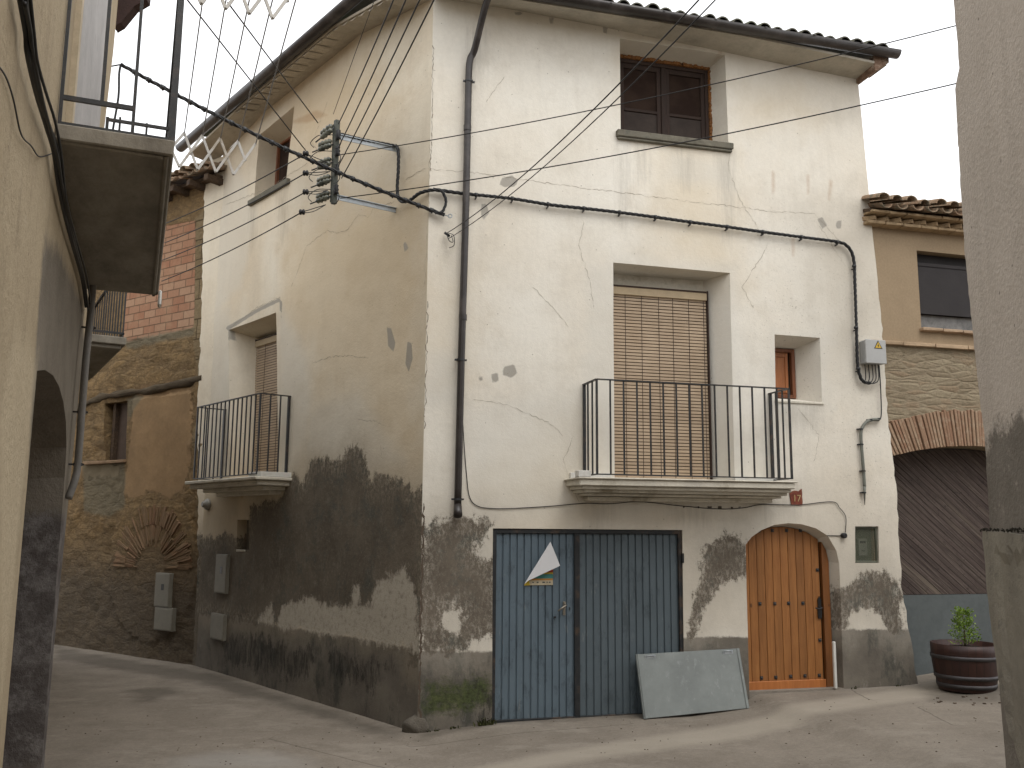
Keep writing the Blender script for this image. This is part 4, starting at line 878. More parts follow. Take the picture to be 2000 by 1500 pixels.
# ================================================================= BRICK AND STONE HOUSE (left, beyond)
BH = empty('brick_house', fpt(F3, -1.8, 0, 0), 'old rubble and brick house with blocked arch, left beyond the white house', 'house')
n = NT('old_rubble_wall')
v = n.mp((.8, 1, 2.1)); wv = n.t.nodes.new('ShaderNodeVectorMath'); wv.operation = 'ADD'
nn = n.t.nodes.new('ShaderNodeTexNoise'); nn.inputs['Scale'].default_value = 2.4; nn.inputs['Detail'].default_value = 4; n.put(nn.inputs[0], n.tc)
sc_ = n.t.nodes.new('ShaderNodeVectorMath'); sc_.operation = 'SCALE'; n.put(sc_.inputs[0], nn.outputs['Color']); sc_.inputs['Scale'].default_value = .55
n.put(wv.inputs[0], v); n.put(wv.inputs[1], sc_.outputs[0])
ed = n.vor(3.6, wv.outputs[0], 'DISTANCE_TO_EDGE', rnd=.9); cc = n.vor(3.6, wv.outputs[0], 'F1', 'Color', rnd=.9); cs = n.sep(cc)[0]
med = n.noise(3, 6, .7); fin = n.noise(18, 6, .75)
rub = n.mix(cs, (.27, .185, .095), (.20, .138, .075)); rub = n.mix(n.rng(med, .4, .65, 0, .8), rub, (.31, .205, .10)); rub = n.mul(rub, n.rng(fin, .25, .75, .55, 1.25))
rub = n.mix(n.rng(n.math('ADD', ed, n.math('MULTIPLY', fin, .22)), .10, .26, .35, 0), rub, (.12, .088, .055))
rub = n.mix(n.rng(n.noise(5, 7, .8, n.mp((.7, 1, 1.6))), .60, .66, 0, .8), rub, (.055, .036, .022))
low = n.mask('low', .9, med, .45); rub = n.mix(n.math('MULTIPLY', low, .75), rub, n.mix(fin, (.06, .05, .04), (.13, .115, .095)))
br = n.t.nodes.new('ShaderNodeTexBrick'); bv = n.t.nodes.new('ShaderNodeCombineXYZ'); sp_ = n.sep(); n.put(bv.inputs[0], sp_[0]); n.put(bv.inputs[1], sp_[2]); n.put(br.inputs['Vector'], bv.outputs[0])
br.inputs['Scale'].default_value = 1; br.inputs['Brick Width'].default_value = .29; br.inputs['Row Height'].default_value = .125; br.inputs['Mortar Size'].default_value = .008; br.inputs['Mortar Smooth'].default_value = .2; br.inputs['Bias'].default_value = 0
br.inputs['Color1'].default_value = (.30, .152, .092, 1); br.inputs['Color2'].default_value = (.36, .225, .145, 1); br.inputs['Mortar'].default_value = (.16, .10, .065, 1)
brc = n.mul(br.outputs['Color'], n.rng(fin, .2, .8, .8, 1.12)); brc = n.mix(n.rng(med, .5, .7, 0, .35), brc, (.40, .30, .19))
bm = n.mask('brick', .04, fin, .006)
qn = n.mix(cs, (.30, .235, .135), (.24, .18, .105)); qb = n.t.nodes.new('ShaderNodeTexBrick'); n.put(qb.inputs['Vector'], bv.outputs[0])
for k_, v_ in (('Scale', 1), ('Brick Width', .38), ('Row Height', .31), ('Mortar Size', .012)): qb.inputs[k_].default_value = v_
qb.inputs['Color1'].default_value = (.29, .22, .13, 1); qb.inputs['Color2'].default_value = (.22, .165, .095, 1); qb.inputs['Mortar'].default_value = (.10, .075, .045, 1)
qn = n.mul(qb.outputs['Color'], n.rng(fin, .2, .8, .65, 1.2)); qm = n.mask('quoin', .10, fin, .02)
pl = n.mask('plaster', .5, n.noise(5, 9, .8), .02); plc = n.mix(n.rng(n.noise(2, 5, .6), .35, .65), (.31, .205, .11), (.24, .16, .088)); plc = n.mul(plc, n.rng(fin, .2, .8, .85, 1.1))
gy = n.mask('grey', .18, n.noise(6, 6, .75), .03); 
c = n.mix(n.math('MULTIPLY', qm, .85), rub, qn); c = n.mix(bm, c, brc); c = n.mix(pl, c, plc); c = n.mix(n.math('MULTIPLY', gy, .8), c, (.17, .15, .105))
h = n.math('ADD', n.rng(ed, 0, .2, 0, .25), n.math('ADD', n.math('MULTIPLY', fin, .8), n.math('MULTIPLY', n.noise(5, 9, .8, n.mp((.6, 1, 2.2))), 1.3))); notr = n.math('SUBTRACT', 1., n.math('MAXIMUM', bm, pl)); h = n.math('MULTIPLY', h, notr)
h = n.math('ADD', h, n.math('MULTIPLY', bm, n.math('SUBTRACT', .8, n.math('MULTIPLY', br.outputs['Fac'], .5)))); h = n.math('ADD', h, n.math('MULTIPLY', n.math('ADD', .85, n.math('MULTIPLY', fin, .1)), pl))
n.bump(h, 1., .035); M_old = n.done(c, .95, 0, .1)
bw_o = [(-2.539,2.912),(-1.952,2.916),(-2.024,3.847),(-2.660,3.842)]
bw_o = [(bw_o[0][0], bw_o[0][1]), (bw_o[1][0], bw_o[1][1]), (bw_o[2][0], bw_o[2][1]), (bw_o[3][0], bw_o[3][1])]
Fb = dict(brick=[[(-2.349,4.787),(-0.462,4.836),(-0.468,5.152),(-0.575,6.533),(-1.249,6.575),(-1.660,6.651),(-2.250,5.724)]], quoin=[[(-0.447,4.678),(-0.626,6.542),(-0.012,6.827),(0.403,2.028),(-0.193,2.027),(-0.056,2.683),(-0.372,3.140),(-0.153,3.730)]],
  plaster=[[(-1.879,4.016),(-1.372,4.040),(-0.457,4.021),(-0.343,3.592),(-0.303,2.801),(-0.444,2.396),(-0.800,2.288),(-1.191,2.406),(-1.769,2.297),(-1.982,2.378),(-1.900,3.050),(-1.905,3.774)], [(-3.349,2.896),(-2.046,2.895),(-2.127,2.658),(-3.313,2.644)]],
  grey=[[(-2.213,4.831),(-0.462,4.836),(-0.451,4.718),(-2.195,4.687)], [(-3.203,2.933),(-1.977,2.893),(-1.890,2.180),(-2.283,2.023),(-3.012,2.104)], [(-2.053,3.866),(-1.869,3.934),(-1.618,3.867),(-1.840,3.689),(-1.976,3.455)]],
  low=[[(-4.549,1.419),(0.353,1.322),(0.633,-0.625),(-4.120,-1.191)]])
def rdisp(x, z):
    q = .035*noise.noise(Vector((x*1.3, z*1.7, 4))) + .020*noise.noise(Vector((x*5, z*7, 2)))
    bz = z > 4.85+.02*x
    pz = 2.2 < z < 3.85 and x > -2.1 and x < -.4
    fan = math.hypot(x+1.1, z-1.32) < 1.1
    return .005*noise.noise(Vector((x, z, 1))) if bz else (-.01+.2*q if pz else (-.02+.35*q if fan else q))
wall('house_wall', F3, [(-8, -.3), (.05, -.3), (.05, 7.15), (-8, 7.0)], [(bw_o, bw_o, .16)], Fb, M_old, BH, .045, disp=rdisp, seed=9., rim=.4)
mb = MB(); mb.box(-8, -.5, .45, 5, -.2, 7.0); mb.build('solid_core', M_slab, BH, F3, center=False)  # unseen solid core filling the brick house
# timber lintel, a worn log
q = [(-3.431,3.831),(-2.555,3.964),(-1.319,3.968),(-0.178,4.047)]
mb = MB(); pts_ = spline([(x, .012, z) for x, z in q], 6); mb.tube([(p.x, p.y+.01*random.random(), p.z+random.uniform(-.008, .008)) for p in pts_], [.062+.012*math.sin(i*1.7) for i in range(len(pts_))], 9)
mb.build('timber_lintel', simple('rotten_timber', (.135, .105, .07), .95, 0, .7, 9, 1., .1, (.05, .035, .025), (.5, 3, 5)), BH, F3, center=False, jit=.016)
mb = MB(); mb.box(bw_o[0][0]-.1, bw_o[1][0]+.1, .15, .17, 2.8, 4.0); mb.box(bw_o[0][0], bw_o[0][0]+.07, .08, .15, 2.93, 3.86, 1)
bw = mb.build('shuttered_window', [simple('dull_brown_shutter', (.085, .058, .042), .8, 0, .3, 5, .2), M_oldwood], BH, F3, center=False)
mb = MB(); mb.box(bw_o[0][0]-.55, bw_o[1][0]+.02, -.06, .12, bw_o[0][1]-.05, bw_o[0][1]-.004); mb.build('window_sill', simple('clay_window_sill', (.30, .20, .12), .9, 0, .4, 9, .3), bw, F3, .006, center=False, jit=.004)
# blocked brick fan arch
n = NT('fan_brick'); isl = n.island(); c = n.mix(isl, (.225, .135, .082), (.255, .165, .098)); c = n.mix(n.rng(n.noise(6, 6, .75), .42, .62, 0, .8), c, (.19, .14, .085)); n.bump(n.noise(30, 5, .75), .8, .012)
M_fan = n.done(c, .95, 0, .1)
mb = MB(); cx0, cz0 = -1.10, 1.28; tr = random.Random(4); K = 78
for i in range(K):
    a0 = math.pi*(i+.10)/K; a1__ = math.pi*(i+.90)/K; mid = (a0+a1__)/2
    r1 = .95+tr.uniform(-.05, .03); r0 = .34+tr.uniform(-.02, .10); rm_ = .66
    for (ra, rb) in ((r0, rm_-.01), (rm_, r1)):
        if tr.random() < .06: continue
        zz = -.03
        ll = [(cx0+ra*math.cos(a0), cz0+ra*math.sin(a0)*.97), (cx0+rb*math.cos(a0), cz0+rb*math.sin(a0)*.97), (cx0+rb*math.cos(a1__), cz0+rb*math.sin(a1__)*.97), (cx0+ra*math.cos(a1__), cz0+ra*math.sin(a1__)*.97)]
        mb.prism(ll, -.036+tr.uniform(-.008, .022), .05)
mb.build('brick_fan', M_fan, BH, F3, .004, center=False, jit=.006)
mb = MB(); mb.box(-8, .05, -.14, .3, 7.05, 7.10)
x = -8
while x < 0: mb.box(x, x+.09, -.30, .3, 6.96, 7.05); x += .42
mb.build('eave_rafters', M_oldwood, BH, F3, .004, center=False, jit=.008)
eave_tiles('roof_tiles', F3, -8, .15, -.36, 7.15, M_bar, BH, 8, .21, .28, seed=5)
mb = MB(); mb.add([(-8, -.3, 7.11), (.1, -.3, 7.11), (.1, 5, 8.55), (-8, 5, 8.55), (-8, -.3, 7.10), (.1, -.3, 7.10), (.1, 5, 8.5), (-8, 5, 8.5)], [(0, 1, 2, 3), (4, 7, 6, 5), (0, 4, 5, 1), (0, 3, 7, 4), (1, 5, 6, 2), (3, 2, 6, 7)])
mb.build('roof', M_oldwood, BH, F3, center=False)

# ================================================================= NEAR LEFT HOUSE
LH = empty('near_left_house', fpt(FL, 4.5, .3, 0), 'cream rendered house with an arched passage and concrete balcony, at the left of the photo', 'house')
n = NT('near_left_render'); big = n.noise(.7, 5, .6); med = n.noise(2.6, 6, .65); fin = n.noise(26, 5, .7); rag = n.noise(8, 8, .78)
c = n.mix(n.rng(big, .35, .68), (.47, .385, .265), (.41, .33, .22)); c = n.mix(n.rng(med, .5, .75, 0, .6), c, (.35, .28, .19)); c = n.mix(n.rng(n.noise(3, 6, .7, n.mp((2, 2, .4))), .50, .70, 0, .6), c, (.28, .225, .155)); c = n.mix(n.rng(n.vor(6, n.mp(loc=(2, 2, 2))), .03, .05, .7, 0), c, (.14, .115, .085)); c = n.mix(n.rng(n.noise(5, 9, .82), .58, .64, 0, .35), c, (.50, .44, .34))
gm = n.mask('grey', .22, rag, .05); c = n.mix(n.math('MULTIPLY', gm, .85), c, n.mix(n.rng(med, .4, .65), (.185, .165, .14), (.14, .125, .105)))
dm = n.mask('damp', .3, rag, .05); c = n.mix(n.math('MULTIPLY', dm, .8), c, n.mix(n.rng(n.noise(4, 8, .8), .45, .6), (.08, .07, .07), (.22, .205, .20)))
bm = n.mask('bright', .25, rag, .08); c = n.mix(n.math('MULTIPLY', bm, .6), c, (.56, .47, .33)); c = n.mul(c, n.rng(fin, .2, .8, .93, 1.05))
n.bump(n.math('ADD', fin, n.math('MULTIPLY', n.noise(7, 7, .75), 1.8)), .55, .014); M_left = n.done(c, .92, 0, .15)
ar_o = [(4.66, -.25), (7.02, -.25), (7.02, 2.25), (6.95, 2.45), (6.72, 2.60), (6.35, 2.69), (5.95, 2.73), (5.5, 2.73), (5.05, 2.69), (4.68, 2.63)]
ar_i = [(4.7, -.25), (6.98, -.25), (6.98, 2.2), (6.9, 2.40), (6.68, 2.54), (6.33, 2.63), (5.95, 2.67), (5.5, 2.67), (5.07, 2.63), (4.72, 2.58)]
wall('house_wall', FL, [(1.8, -.3), (7.22, -.3), (7.30, 1.1), (7.62, 2.2), (8.02, 3.65), (8.45, 5.38), (8.9, 6.3), (9.1, 7.3), (1.8, 7.3)], [(ar_o, ar_i, .55)],
     dict(grey=[[(4.485,3.189),(5.081,3.335),(7.670,3.580),(7.724,2.793),(7.545,2.205),(8.060,0.119),(5.523,0.708),(4.561,2.438)], [(7.0, -.3), (7.0, 3.4), (8.3, 3.4), (8.3, -.3)], [(4.6, 2.6), (7.2, 2.6), (7.9, 3.35), (4.75, 3.15)]], damp=[[(6.9, -.4), (6.9, 2.0), (7.5, 2.0), (7.5, -.4)]], bright=[[(3.809,2.659),(4.695,2.690),(4.535,2.210),(4.415,1.163),(3.605,2.330)]]), M_left, LH, .07, disp=lambda x, z: und(x, z, .006, 7.)*max(0, min(1, (5.5-x)/2)), seed=7., rim=.5)
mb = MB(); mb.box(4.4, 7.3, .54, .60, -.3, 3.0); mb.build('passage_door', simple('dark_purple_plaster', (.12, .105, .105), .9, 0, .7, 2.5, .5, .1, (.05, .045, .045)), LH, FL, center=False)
mb = MB(); mb.box(1.85, 7.0, .62, 5, -.2, 7.2); mb.build('solid_core', M_slab, LH, FL, center=False)  # unseen solid core filling the near left house
mb = MB(); mb.box(5.15, 7.55, -.012, .05, 3.79, 6.4); mb.box(5.02, 5.13, -.03, .05, 3.78, 6.4, 1)
mb.build('balcony_door', [simple('peeling_white_panel', (.46, .44, .425), .8, 0, .3, 3, .2, .2, (.30, .28, .27)), simple('cream_door_surround', (.55, .46, .33), .9)], LH, FL, center=False)
n = NT('stained_concrete_slab'); med = n.noise(2.2, 7, .7, n.mp((.6, 1.6, 1))); c = n.mix(n.rng(med, .35, .62), (.17, .152, .125), (.29, .265, .22)); c = n.mix(n.rng(n.noise(9, 7, .75), .55, .68, 0, .5), c, (.22, .195, .15)); n.bump(n.noise(12, 6, .7), .5, .015)
M_conc = n.done(c, .93, 0, .15)
mb = MB(); mb.box(4.55, 7.57, -.52, -.002, 3.70, 3.775, 0); mb.box(4.57, 7.55, -.50, -.475, 3.685, 3.70); mb.box(4.57, 4.60, -.475, -.002, 3.685, 3.70)
lb = mb.build('balcony_slab', M_conc, LH, FL, .008, center=False, jit=.003)
mb = MB(); mb.box(7.45, 7.56, -.545, -.52, 3.60, 3.72); mb.build('drip_pipe', M_white, LH, FL, .01, center=False)
# railing, near end and street side
def railend(s):
    z0 = 3.80
    mb = MB(); 
    mb.box(s-.009, s+.009, -.505, -.01, 3.783, 3.801); mb.box(s-.009, s+.009, -.33, -.012, 3.975-.062, 3.975-.040); mb.box(s-.007, s+.007, -.495, -.21, 3.842, 3.856)
    return mb
mb = railend(4.60); rl = mb.build('balcony_railing', M_iron, LH, FL, center=False)
def post(s, y, w_, z0, z1):
    m2 = MB(); m2.box(s-w_/2, s+w_/2, y-w_/2, y+w_/2, z0, z1); m2.build('rail_post', M_iron, rl, FL, center=False)
post(4.60, -.507, .030, 3.776, 5.0); post(4.60, -.328, .015, 3.80, 4.85); post(4.60, -.012, .016, 3.78, 5.0); post(4.60, -.185, .016, 3.93, 5.0); post(4.60, -.215, .014, 3.80, 3.86); post(4.60, -.27, .010, 3.80, 3.87); post(4.60, -.39, .010, 3.80, 3.86)
post(7.50, -.507, .030, 3.776, 5.0)
for i in range(1, 16): post(4.60+2.9*i/16, -.507, .012, 3.80, 4.86)
mb = MB(); mb.box(4.585, 7.515, -.522, -.492, 4.86, 4.90); mb.box(4.59, 7.51, -.513, -.50, 3.782, 3.80); mb.box(4.585, 4.615, -.49, 0, 4.86, 4.90); mb.box(7.485, 7.515, -.49, 0, 4.86, 4.90); mb.build('top_rail', M_iron, rl, FL, center=False)
# fascia between near wall and the next house; drainpipe
mb = MB(); q = [(7.412,3.529),(7.274,3.119),(7.265,2.744),(7.281,2.360)]
mb.tube(spline([(q[0][0]+.1, -.06, 4.3)] + [(x, -.06, z) for x, z in q] + [(q[-1][0]-.02, -.05, q[-1][1]-.12), (q[-1][0]-.06, -.02, q[-1][1]-.25)], 5), .026, 10)
dr = mb.build('drainpipe', simple('grey_pvc_pipe', (.20, .185, .165), .6, 0, .3, 6, .05), LH, FL, center=False)
for qq in [(7.487,3.388),(7.289,2.729),(7.290,2.353)]:
    mb = MB(); mb.lathe([(.032, -.010), (.032, .010)], 12, (qq[0], -.06, qq[1])); mb.bar((qq[0], -.1, qq[1]), (qq[0], .01, qq[1]), .012); mb.build('pipe_clamp', M_iron, dr, FL, center=False)

# ================================================================= SECOND LEFT HOUSE (turning the bend)
S0 = (-3.30, 6.97)
F5 = (S0[0]-.05, S0[1], 0, R(121))            # x along the wall away from the camera, y into the house
SH = empty('far_left_house', fpt(F5, 2, .2, 0), 'house beyond the bend whose small iron balcony shows past the near left house', 'house')
mb = MB(); mb.box(.5, 7.5, 0, 4, -.3, 5.0); mb.build('house_wall', M_left, SH, F5, center=False)
mb = MB(); mb.box(.4, 7.9, -.25, 4.2, 5.0, 5.1); mb.build('roof', M_bar, SH, F5, center=False)
def inv(F, p): 
    dx_, dy_ = p[0]-F[0], p[1]-F[1]; c_, s_ = math.cos(F[3]), math.sin(F[3]); return (c_*dx_+s_*dy_, -s_*dx_+c_*dy_)
tip = inv(F5, (-3.91, 9.2))
yb = tip[1]; sb = tip[0]
mb = MB(); mb.box(sb, sb+2.6, yb, 0, 3.72, 3.80); mb.box(sb+.04, sb+2.5, yb+.04, 0, 3.68, 3.72); mb.build('balcony_slab', M_conc, SH, F5, .008, center=False)
mb = MB(); mb.box(sb+.02, sb+2.58, yb+.02, yb+.045, 4.62, 4.65); mb.box(sb+.02, sb+2.58, yb+.02, yb+.04, 3.83, 3.85); mb.box(sb+.02, sb+.045, yb+.02, 0, 4.62, 4.65); mb.box(sb+.02, sb+.04, yb+.02, 0, 3.83, 3.85)
r5 = mb.build('balcony_railing', M_iron, SH, F5, center=False)
for i in range(13):
    m2 = MB(); m2.box(sb+.03+2.5*i/12-.005, sb+.03+2.5*i/12+.005, yb+.025, yb+.039, 3.8, 4.62); m2.build('baluster', M_iron, r5, F5, center=False)
for i in range(1, 6):
    m2 = MB(); m2.box(sb+.025, sb+.037, yb*(1-i/6)-.005, yb*(1-i/6)+.005, 3.8, 4.62); m2.build('baluster', M_iron, r5, F5, center=False)
# brown eave timber seen above the end of the near wall
q = [(-3.915,8.400,6.727),(-3.848,8.400,6.771),(-3.730,8.400,6.944),(-3.615,8.400,7.021),(-3.606,8.400,7.338),(-3.944,8.400,7.335)]
mb = MB(); vs = [(x, y, z) for x, y, z in q]; vs2 = [(x-.01, y+.12, z+.0) for x, y, z in q]; k = len(q)
mb.add(vs+vs2, [tuple(range(k)), tuple(range(2*k-1, k-1, -1))]+[(i, i+k, (i+1) % k+k, (i+1) % k) for i in range(k)])
mb.build('eave_timber', simple('red_brown_eave', (.045, .024, .02), .8, 0, .4, 6, .4), LH, F0, center=False)

# ================================================================= NEAR RIGHT HOUSE
RH = empty('near_right_house', fpt(FR, -1.5, .4, 0), 'rough stuccoed house corner with a cement plinth, at the right of the photo', 'house')
n = NT('rough_stucco'); big = n.noise(.9, 5, .6); med = n.noise(3.2, 6, .7); fin = n.noise(34, 5, .7); lump = n.noise(52, 4, .6)
c = n.mix(n.rng(big, .35, .68), (.56, .50, .435), (.49, .435, .375)); c = n.mix(n.rng(n.noise(2, 6, .7, n.mp((1.6, 1.6, .4))), .5, .75, 0, .5), c, (.36, .315, .265))
c = n.mix(n.rng(n.vor(9, n.mp(loc=(1, 2, 3))), .04, .07, .65, 0), c, (.10, .085, .065))
dm = n.mask('damp', .5, n.noise(7, 8, .82), .035); dc = n.mix(n.rng(med, .35, .65), (.165, .147, .123), (.22, .198, .168)); dc = n.mix(n.rng(n.noise(14, 7, .8), .56, .64, 0, .55), dc, (.37, .335, .29)); c = n.mix(dm, c, dc)
c = n.mul(c, n.rng(fin, .2, .8, .9, 1.07)); n.bump(n.math('ADD', n.math('MULTIPLY', lump, 1.2), fin), .6, .007); M_stucco = n.done(c, .93, 0, .15)
edge = ragged([(.0, 6.2), (-.01, 3.9), (.07, 3.85), (.075, 3.1), (.04, 2.7), (-.005, 2.3), (.0, 1.96), (.0, -.3)], .028, .005)
e2 = [(-.0+x if x > -.5 else x, z) for x, z in edge]
wall('house_wall', FR, [(9, -.3), (9, 7.8)] + [(x-.0, z) for x, z in edge] if False else [(-.0+min(0., 0), -.3)] + [(9, -.3), (9, 6.2)] + [(.075-x, z) for x, z in edge[:-1]], [],
     dict(damp=[[(-.5, -.4), (9, -.4), (9, 2.40), (.3, 2.34), (.1, 2.30), (-.5, 2.25)]]), M_stucco, RH, .05, disp=lambda x, z: und(x, z, .007, 8.)-.002, seed=8., rim=.4)
FR2 = (*fpt(FR, 0.09, .02), R(14.76))
mb = MB(); mb.box(.02, 9, -6, -.02, -.3, 6.18); mb.build('street_wall', M_stucco, RH, FR2, .02, center=False)
mb = MB()
prof = [(.05, 1.945), (.035, 1.90), (.06, 1.75), (.085, 1.5), (.14, 1.32), (.21, 1.17), (.30, 1.05), (.36, .9), (.38, .3), (.38, -.3)]
n = NT('plinth_cement'); med = n.noise(3.2, 7, .7, n.mp((1, 1, .6))); c = n.mix(n.rng(med, .35, .65), (.30, .275, .22), (.21, .19, .155)); c = n.mix(n.rng(n.noise(9, 8, .8), .56, .66, 0, .7), c, (.12, .11, .095)); n.bump(n.noise(24, 6, .75), .8, .012)
M_pl2 = n.done(c, .93, 0, .15)
tr = random.Random(2)
oc = [(x, z) for x, z in prof]; oc = ragged(oc, .03, .005); poly = [(3, -.3), (3, 1.93)] + oc
wall('cement_plinth', FR, [(3, -.3), (3, 1.925), (.5, 1.93), (.3, 1.94)] + oc, [], {}, M_pl2, RH, .04, disp=lambda x, z: -.022+und(x, z, .010, 5.)+(.012 if x > .20 and z < 1.86 else 0), seed=5., rim=.1)
# fuzzy dry grass / lichen on the plinth top
mb = MB()
for i in range(160):
    x = tr.uniform(.02, .9); r_ = tr.uniform(.002, .006); mb.lathe([(0, -r_), (r_, 0), (0, r_)], 5, (x, tr.uniform(-.028, -.008), 1.94+tr.uniform(0, .012)))
mb.build('lichen', simple('dark_lichen', (.05, .045, .035), .95, 0, .6, 30, .5, .1), RH, FR, center=False)

# ================================================================= HANGING HARDWARE: cables, bracket, racks
def single(mb, name, mat, label, cat, F=F0, group=None, bevel=0): return props(mb.build(name, mat, None, F, bevel), label, cat, group)
# facade cable
fc = [(0.120,5.385),(0.354,5.376),(0.881,5.373),(1.307,5.347),(1.683,5.344),(2.097,5.338),(2.519,5.325),(2.950,5.307),(3.390,5.294),(3.839,5.275),(4.332,5.259),(4.788,5.244),(4.935,5.201),(5.010,5.059),(5.012,4.721),(5.002,4.174),(4.995,3.814),(5.027,3.649),(5.084,3.598),(5.152,3.595)]
def curve3(pts, off): return [(x, -off, z) for x, z in pts]
mb = MB(); P = [(0.03, -.055, fc[0][1])] + curve3(fc, .045)
twisted(mb, P, .0105, 3, .2)
cb = single(mb, 'power_cable', M_cable, 'thick black cable clipped across the white house front down to the grey box', 'cable', F1)
cq = [(0.491,5.373),(0.881,5.373),(1.278,5.350),(1.683,5.344),(2.097,5.338),(2.519,5.325),(2.937,5.306),(3.390,5.294),(3.839,5.275),(4.332,5.259),(4.801,5.239),(5.012,4.967),(4.998,4.234),(4.999,3.754)]
for x, z in cq:
    mb = MB(); mb.tube([(x-.012, -.045, z), (x+.012, -.045, z)], .026, 8) if z > 5.05 else mb.tube([(x, -.045, z-.012), (x, -.045, z+.012)], .026, 8); mb.box(x-.006, x+.006, -.05, .0, z-.035, z-.02)
    o = mb.build('cable_clip', M_iron, None, F1); w_ = o.matrix_world.copy()
    wm = WM[o.name]; o.parent = cb; o.matrix_parent_inverse = Matrix.Identity(4); o.matrix_local = WM[cb.name].inverted() @ wm
def par(o, p): o.parent = p; o.matrix_parent_inverse = Matrix.Identity(4); o.matrix_local = WM[p.name].inverted() @ WM[o.name]; return o
# junction box on the facade
bx = [(5.061,4.084),(5.321,4.105),(5.303,3.815),(5.045,3.802)]
b0, b1, z0, z1 = bx[0][0], bx[1][0], bx[2][1], bx[0][1]
EB = empty('junction_box', fpt(F1, (b0+b1)/2, 0, z0), 'grey electrical box with a yellow warning triangle at the right edge of the white house', 'electrical box', rz=F1[3])
mb = MB(); mb.box(b0, b1, -.11, 0, z0, z1); mb.box(b0-.006, b1+.006, -.125, -.11, z0-.004, z1+.006); mb.build('case', simple('grey_box_plastic', (.40, .40, .39), .5, 0, .1, 4, .03), EB, F1, .006, center=False)
def tri(cx, cz, r): return [(cx-r*.9, cz-r*.55), (cx+r*.9, cz-r*.55), (cx, cz+r)]
mb = MB(); wx, wz = (b0+b1)/2+.03, (z0+z1)/2+.07; mb.prism(tri(wx, wz, .062), -.127, -.125); mb.prism(tri(wx, wz-.001, .046), -.129, -.127, 1)
mb.prism([(wx+.004, wz+.024), (wx-.012, wz-.002), (wx-.002, wz-.002), (wx-.006, wz-.022), (wx+.012, wz+.004), (wx+.002, wz+.004)], -.131, -.129)
mb.build('warning_triangle', [simple('sign_black', (.03, .028, .02), .6, bump=0), simple('sign_yellow', (.55, .36, .05), .6, bump=0)], EB, F1, center=False)
for i, xq in enumerate((1689, 1696, 1703, 1709, 1715)):
    pp = [[(5.086,3.806),(5.092,3.669),(5.075,3.609)], [(5.133,3.808),(5.138,3.653),(5.107,3.592)], [(5.181,3.811),(5.186,3.656),(5.141,3.588)], [(5.222,3.813),(5.226,3.652),(5.175,3.590)], [(5.263,3.815),(5.260,3.647),(5.209,3.597),(5.148,3.588)]][i]
    mb = MB(); mb.tube(spline([(x, -.05, z) for x, z in pp], 6), .006, 6); mb.build('feed_cable', M_cable, EB, F1, center=False)
# conduit below the box
CD = empty('conduit', fpt(F1, 5.2, 0, 2.3), 'grey conduit with an elbow running down beside the meter niche', 'conduit', rz=F1[3])
mb = MB(); pp = [(5.291,3.808),(5.295,3.532),(5.283,3.223),(5.233,3.180)]; mb.tube(spline([(x, -.03, z) for x, z in pp], 6), .007, 6); mb.build('lead', M_cable, CD, F1, center=False)
mb = MB(); pp = [(5.246,3.175),(5.165,3.172),(5.083,3.145),(5.026,3.085),(5.002,3.014),(5.000,2.874),(5.011,2.585),(5.014,2.412)]; mb.tube(spline([(x, -.035, z) for x, z in pp], 5), [.018]*(7*5+1), 10)
pe = [(5.014,2.412),(5.016,2.206)]; mb.tube([(pe[0][0], -.035, pe[0][1]), (pe[1][0], -.02, pe[1][1])], [.018, .003], 10)
cd_ = mb.build('tube', simple('grey_green_conduit', (.16, .165, .14), .6, 0, .3, 6, .05), CD, F1, center=False)
for q in [(5.247,3.186),(5.138,3.171),(5.004,3.060),(5.001,2.885),(5.011,2.585),(5.004,2.343)]:
    mb = MB(); mb.lathe([(.024, -.008), (.024, .008)], 10, (q[0], -.035, q[1])); mb.box(q[0]-.035, q[0]-.0, -.03, .0, q[1]-.006, q[1]+.006); mb.build('conduit_clip', M_iron, cd_, F1, center=False)
# doorbell cable
mb = MB(); pp = [(0.387,3.103),(0.408,2.792),(0.440,2.457),(0.475,2.228),(0.555,2.138),(0.703,2.114),(0.916,2.117),(1.295,2.142),(1.682,2.178),(1.964,2.177),(2.307,2.203),(2.774,2.166),(3.192,2.139),(3.497,2.153),(3.745,2.195),(4.185,2.196),(4.604,2.235),(4.698,2.168),(4.771,2.067),(4.756,1.898)]
mb.tube(spline([(x, -.012, z) for x, z in pp], 8), .0042, 6); single(mb, 'thin_cable', M_cable, 'thin sagging cable between the downpipe and the bell above the pine door', 'cable', F1)
q = [(4.728,1.864)][0]; mb = MB(); mb.lathe([(.020, -.05), (.030, -.045), (.032, -.005), (.026, 0)], 14, (q[0], 0, q[1]), 'Y'); mb.box(q[0]-.2, q[0], -.008, -.002, q[1]-.006, q[1]+.002)
single(mb, 'door_buzzer', M_black, 'small round black fitting on the wall right of the pine door arch', 'fitting', F1)
mb = MB(); q = [(4.542,0.726),(4.517,0.233)]; mb.box(q[0][0]-.015, q[0][0]+.018, -.035, -.004, q[1][1], q[0][1]); single(mb, 'white_pipe', M_white, 'short white upright pipe at the foot of the wall right of the pine door', 'pipe', F1, None, .006)
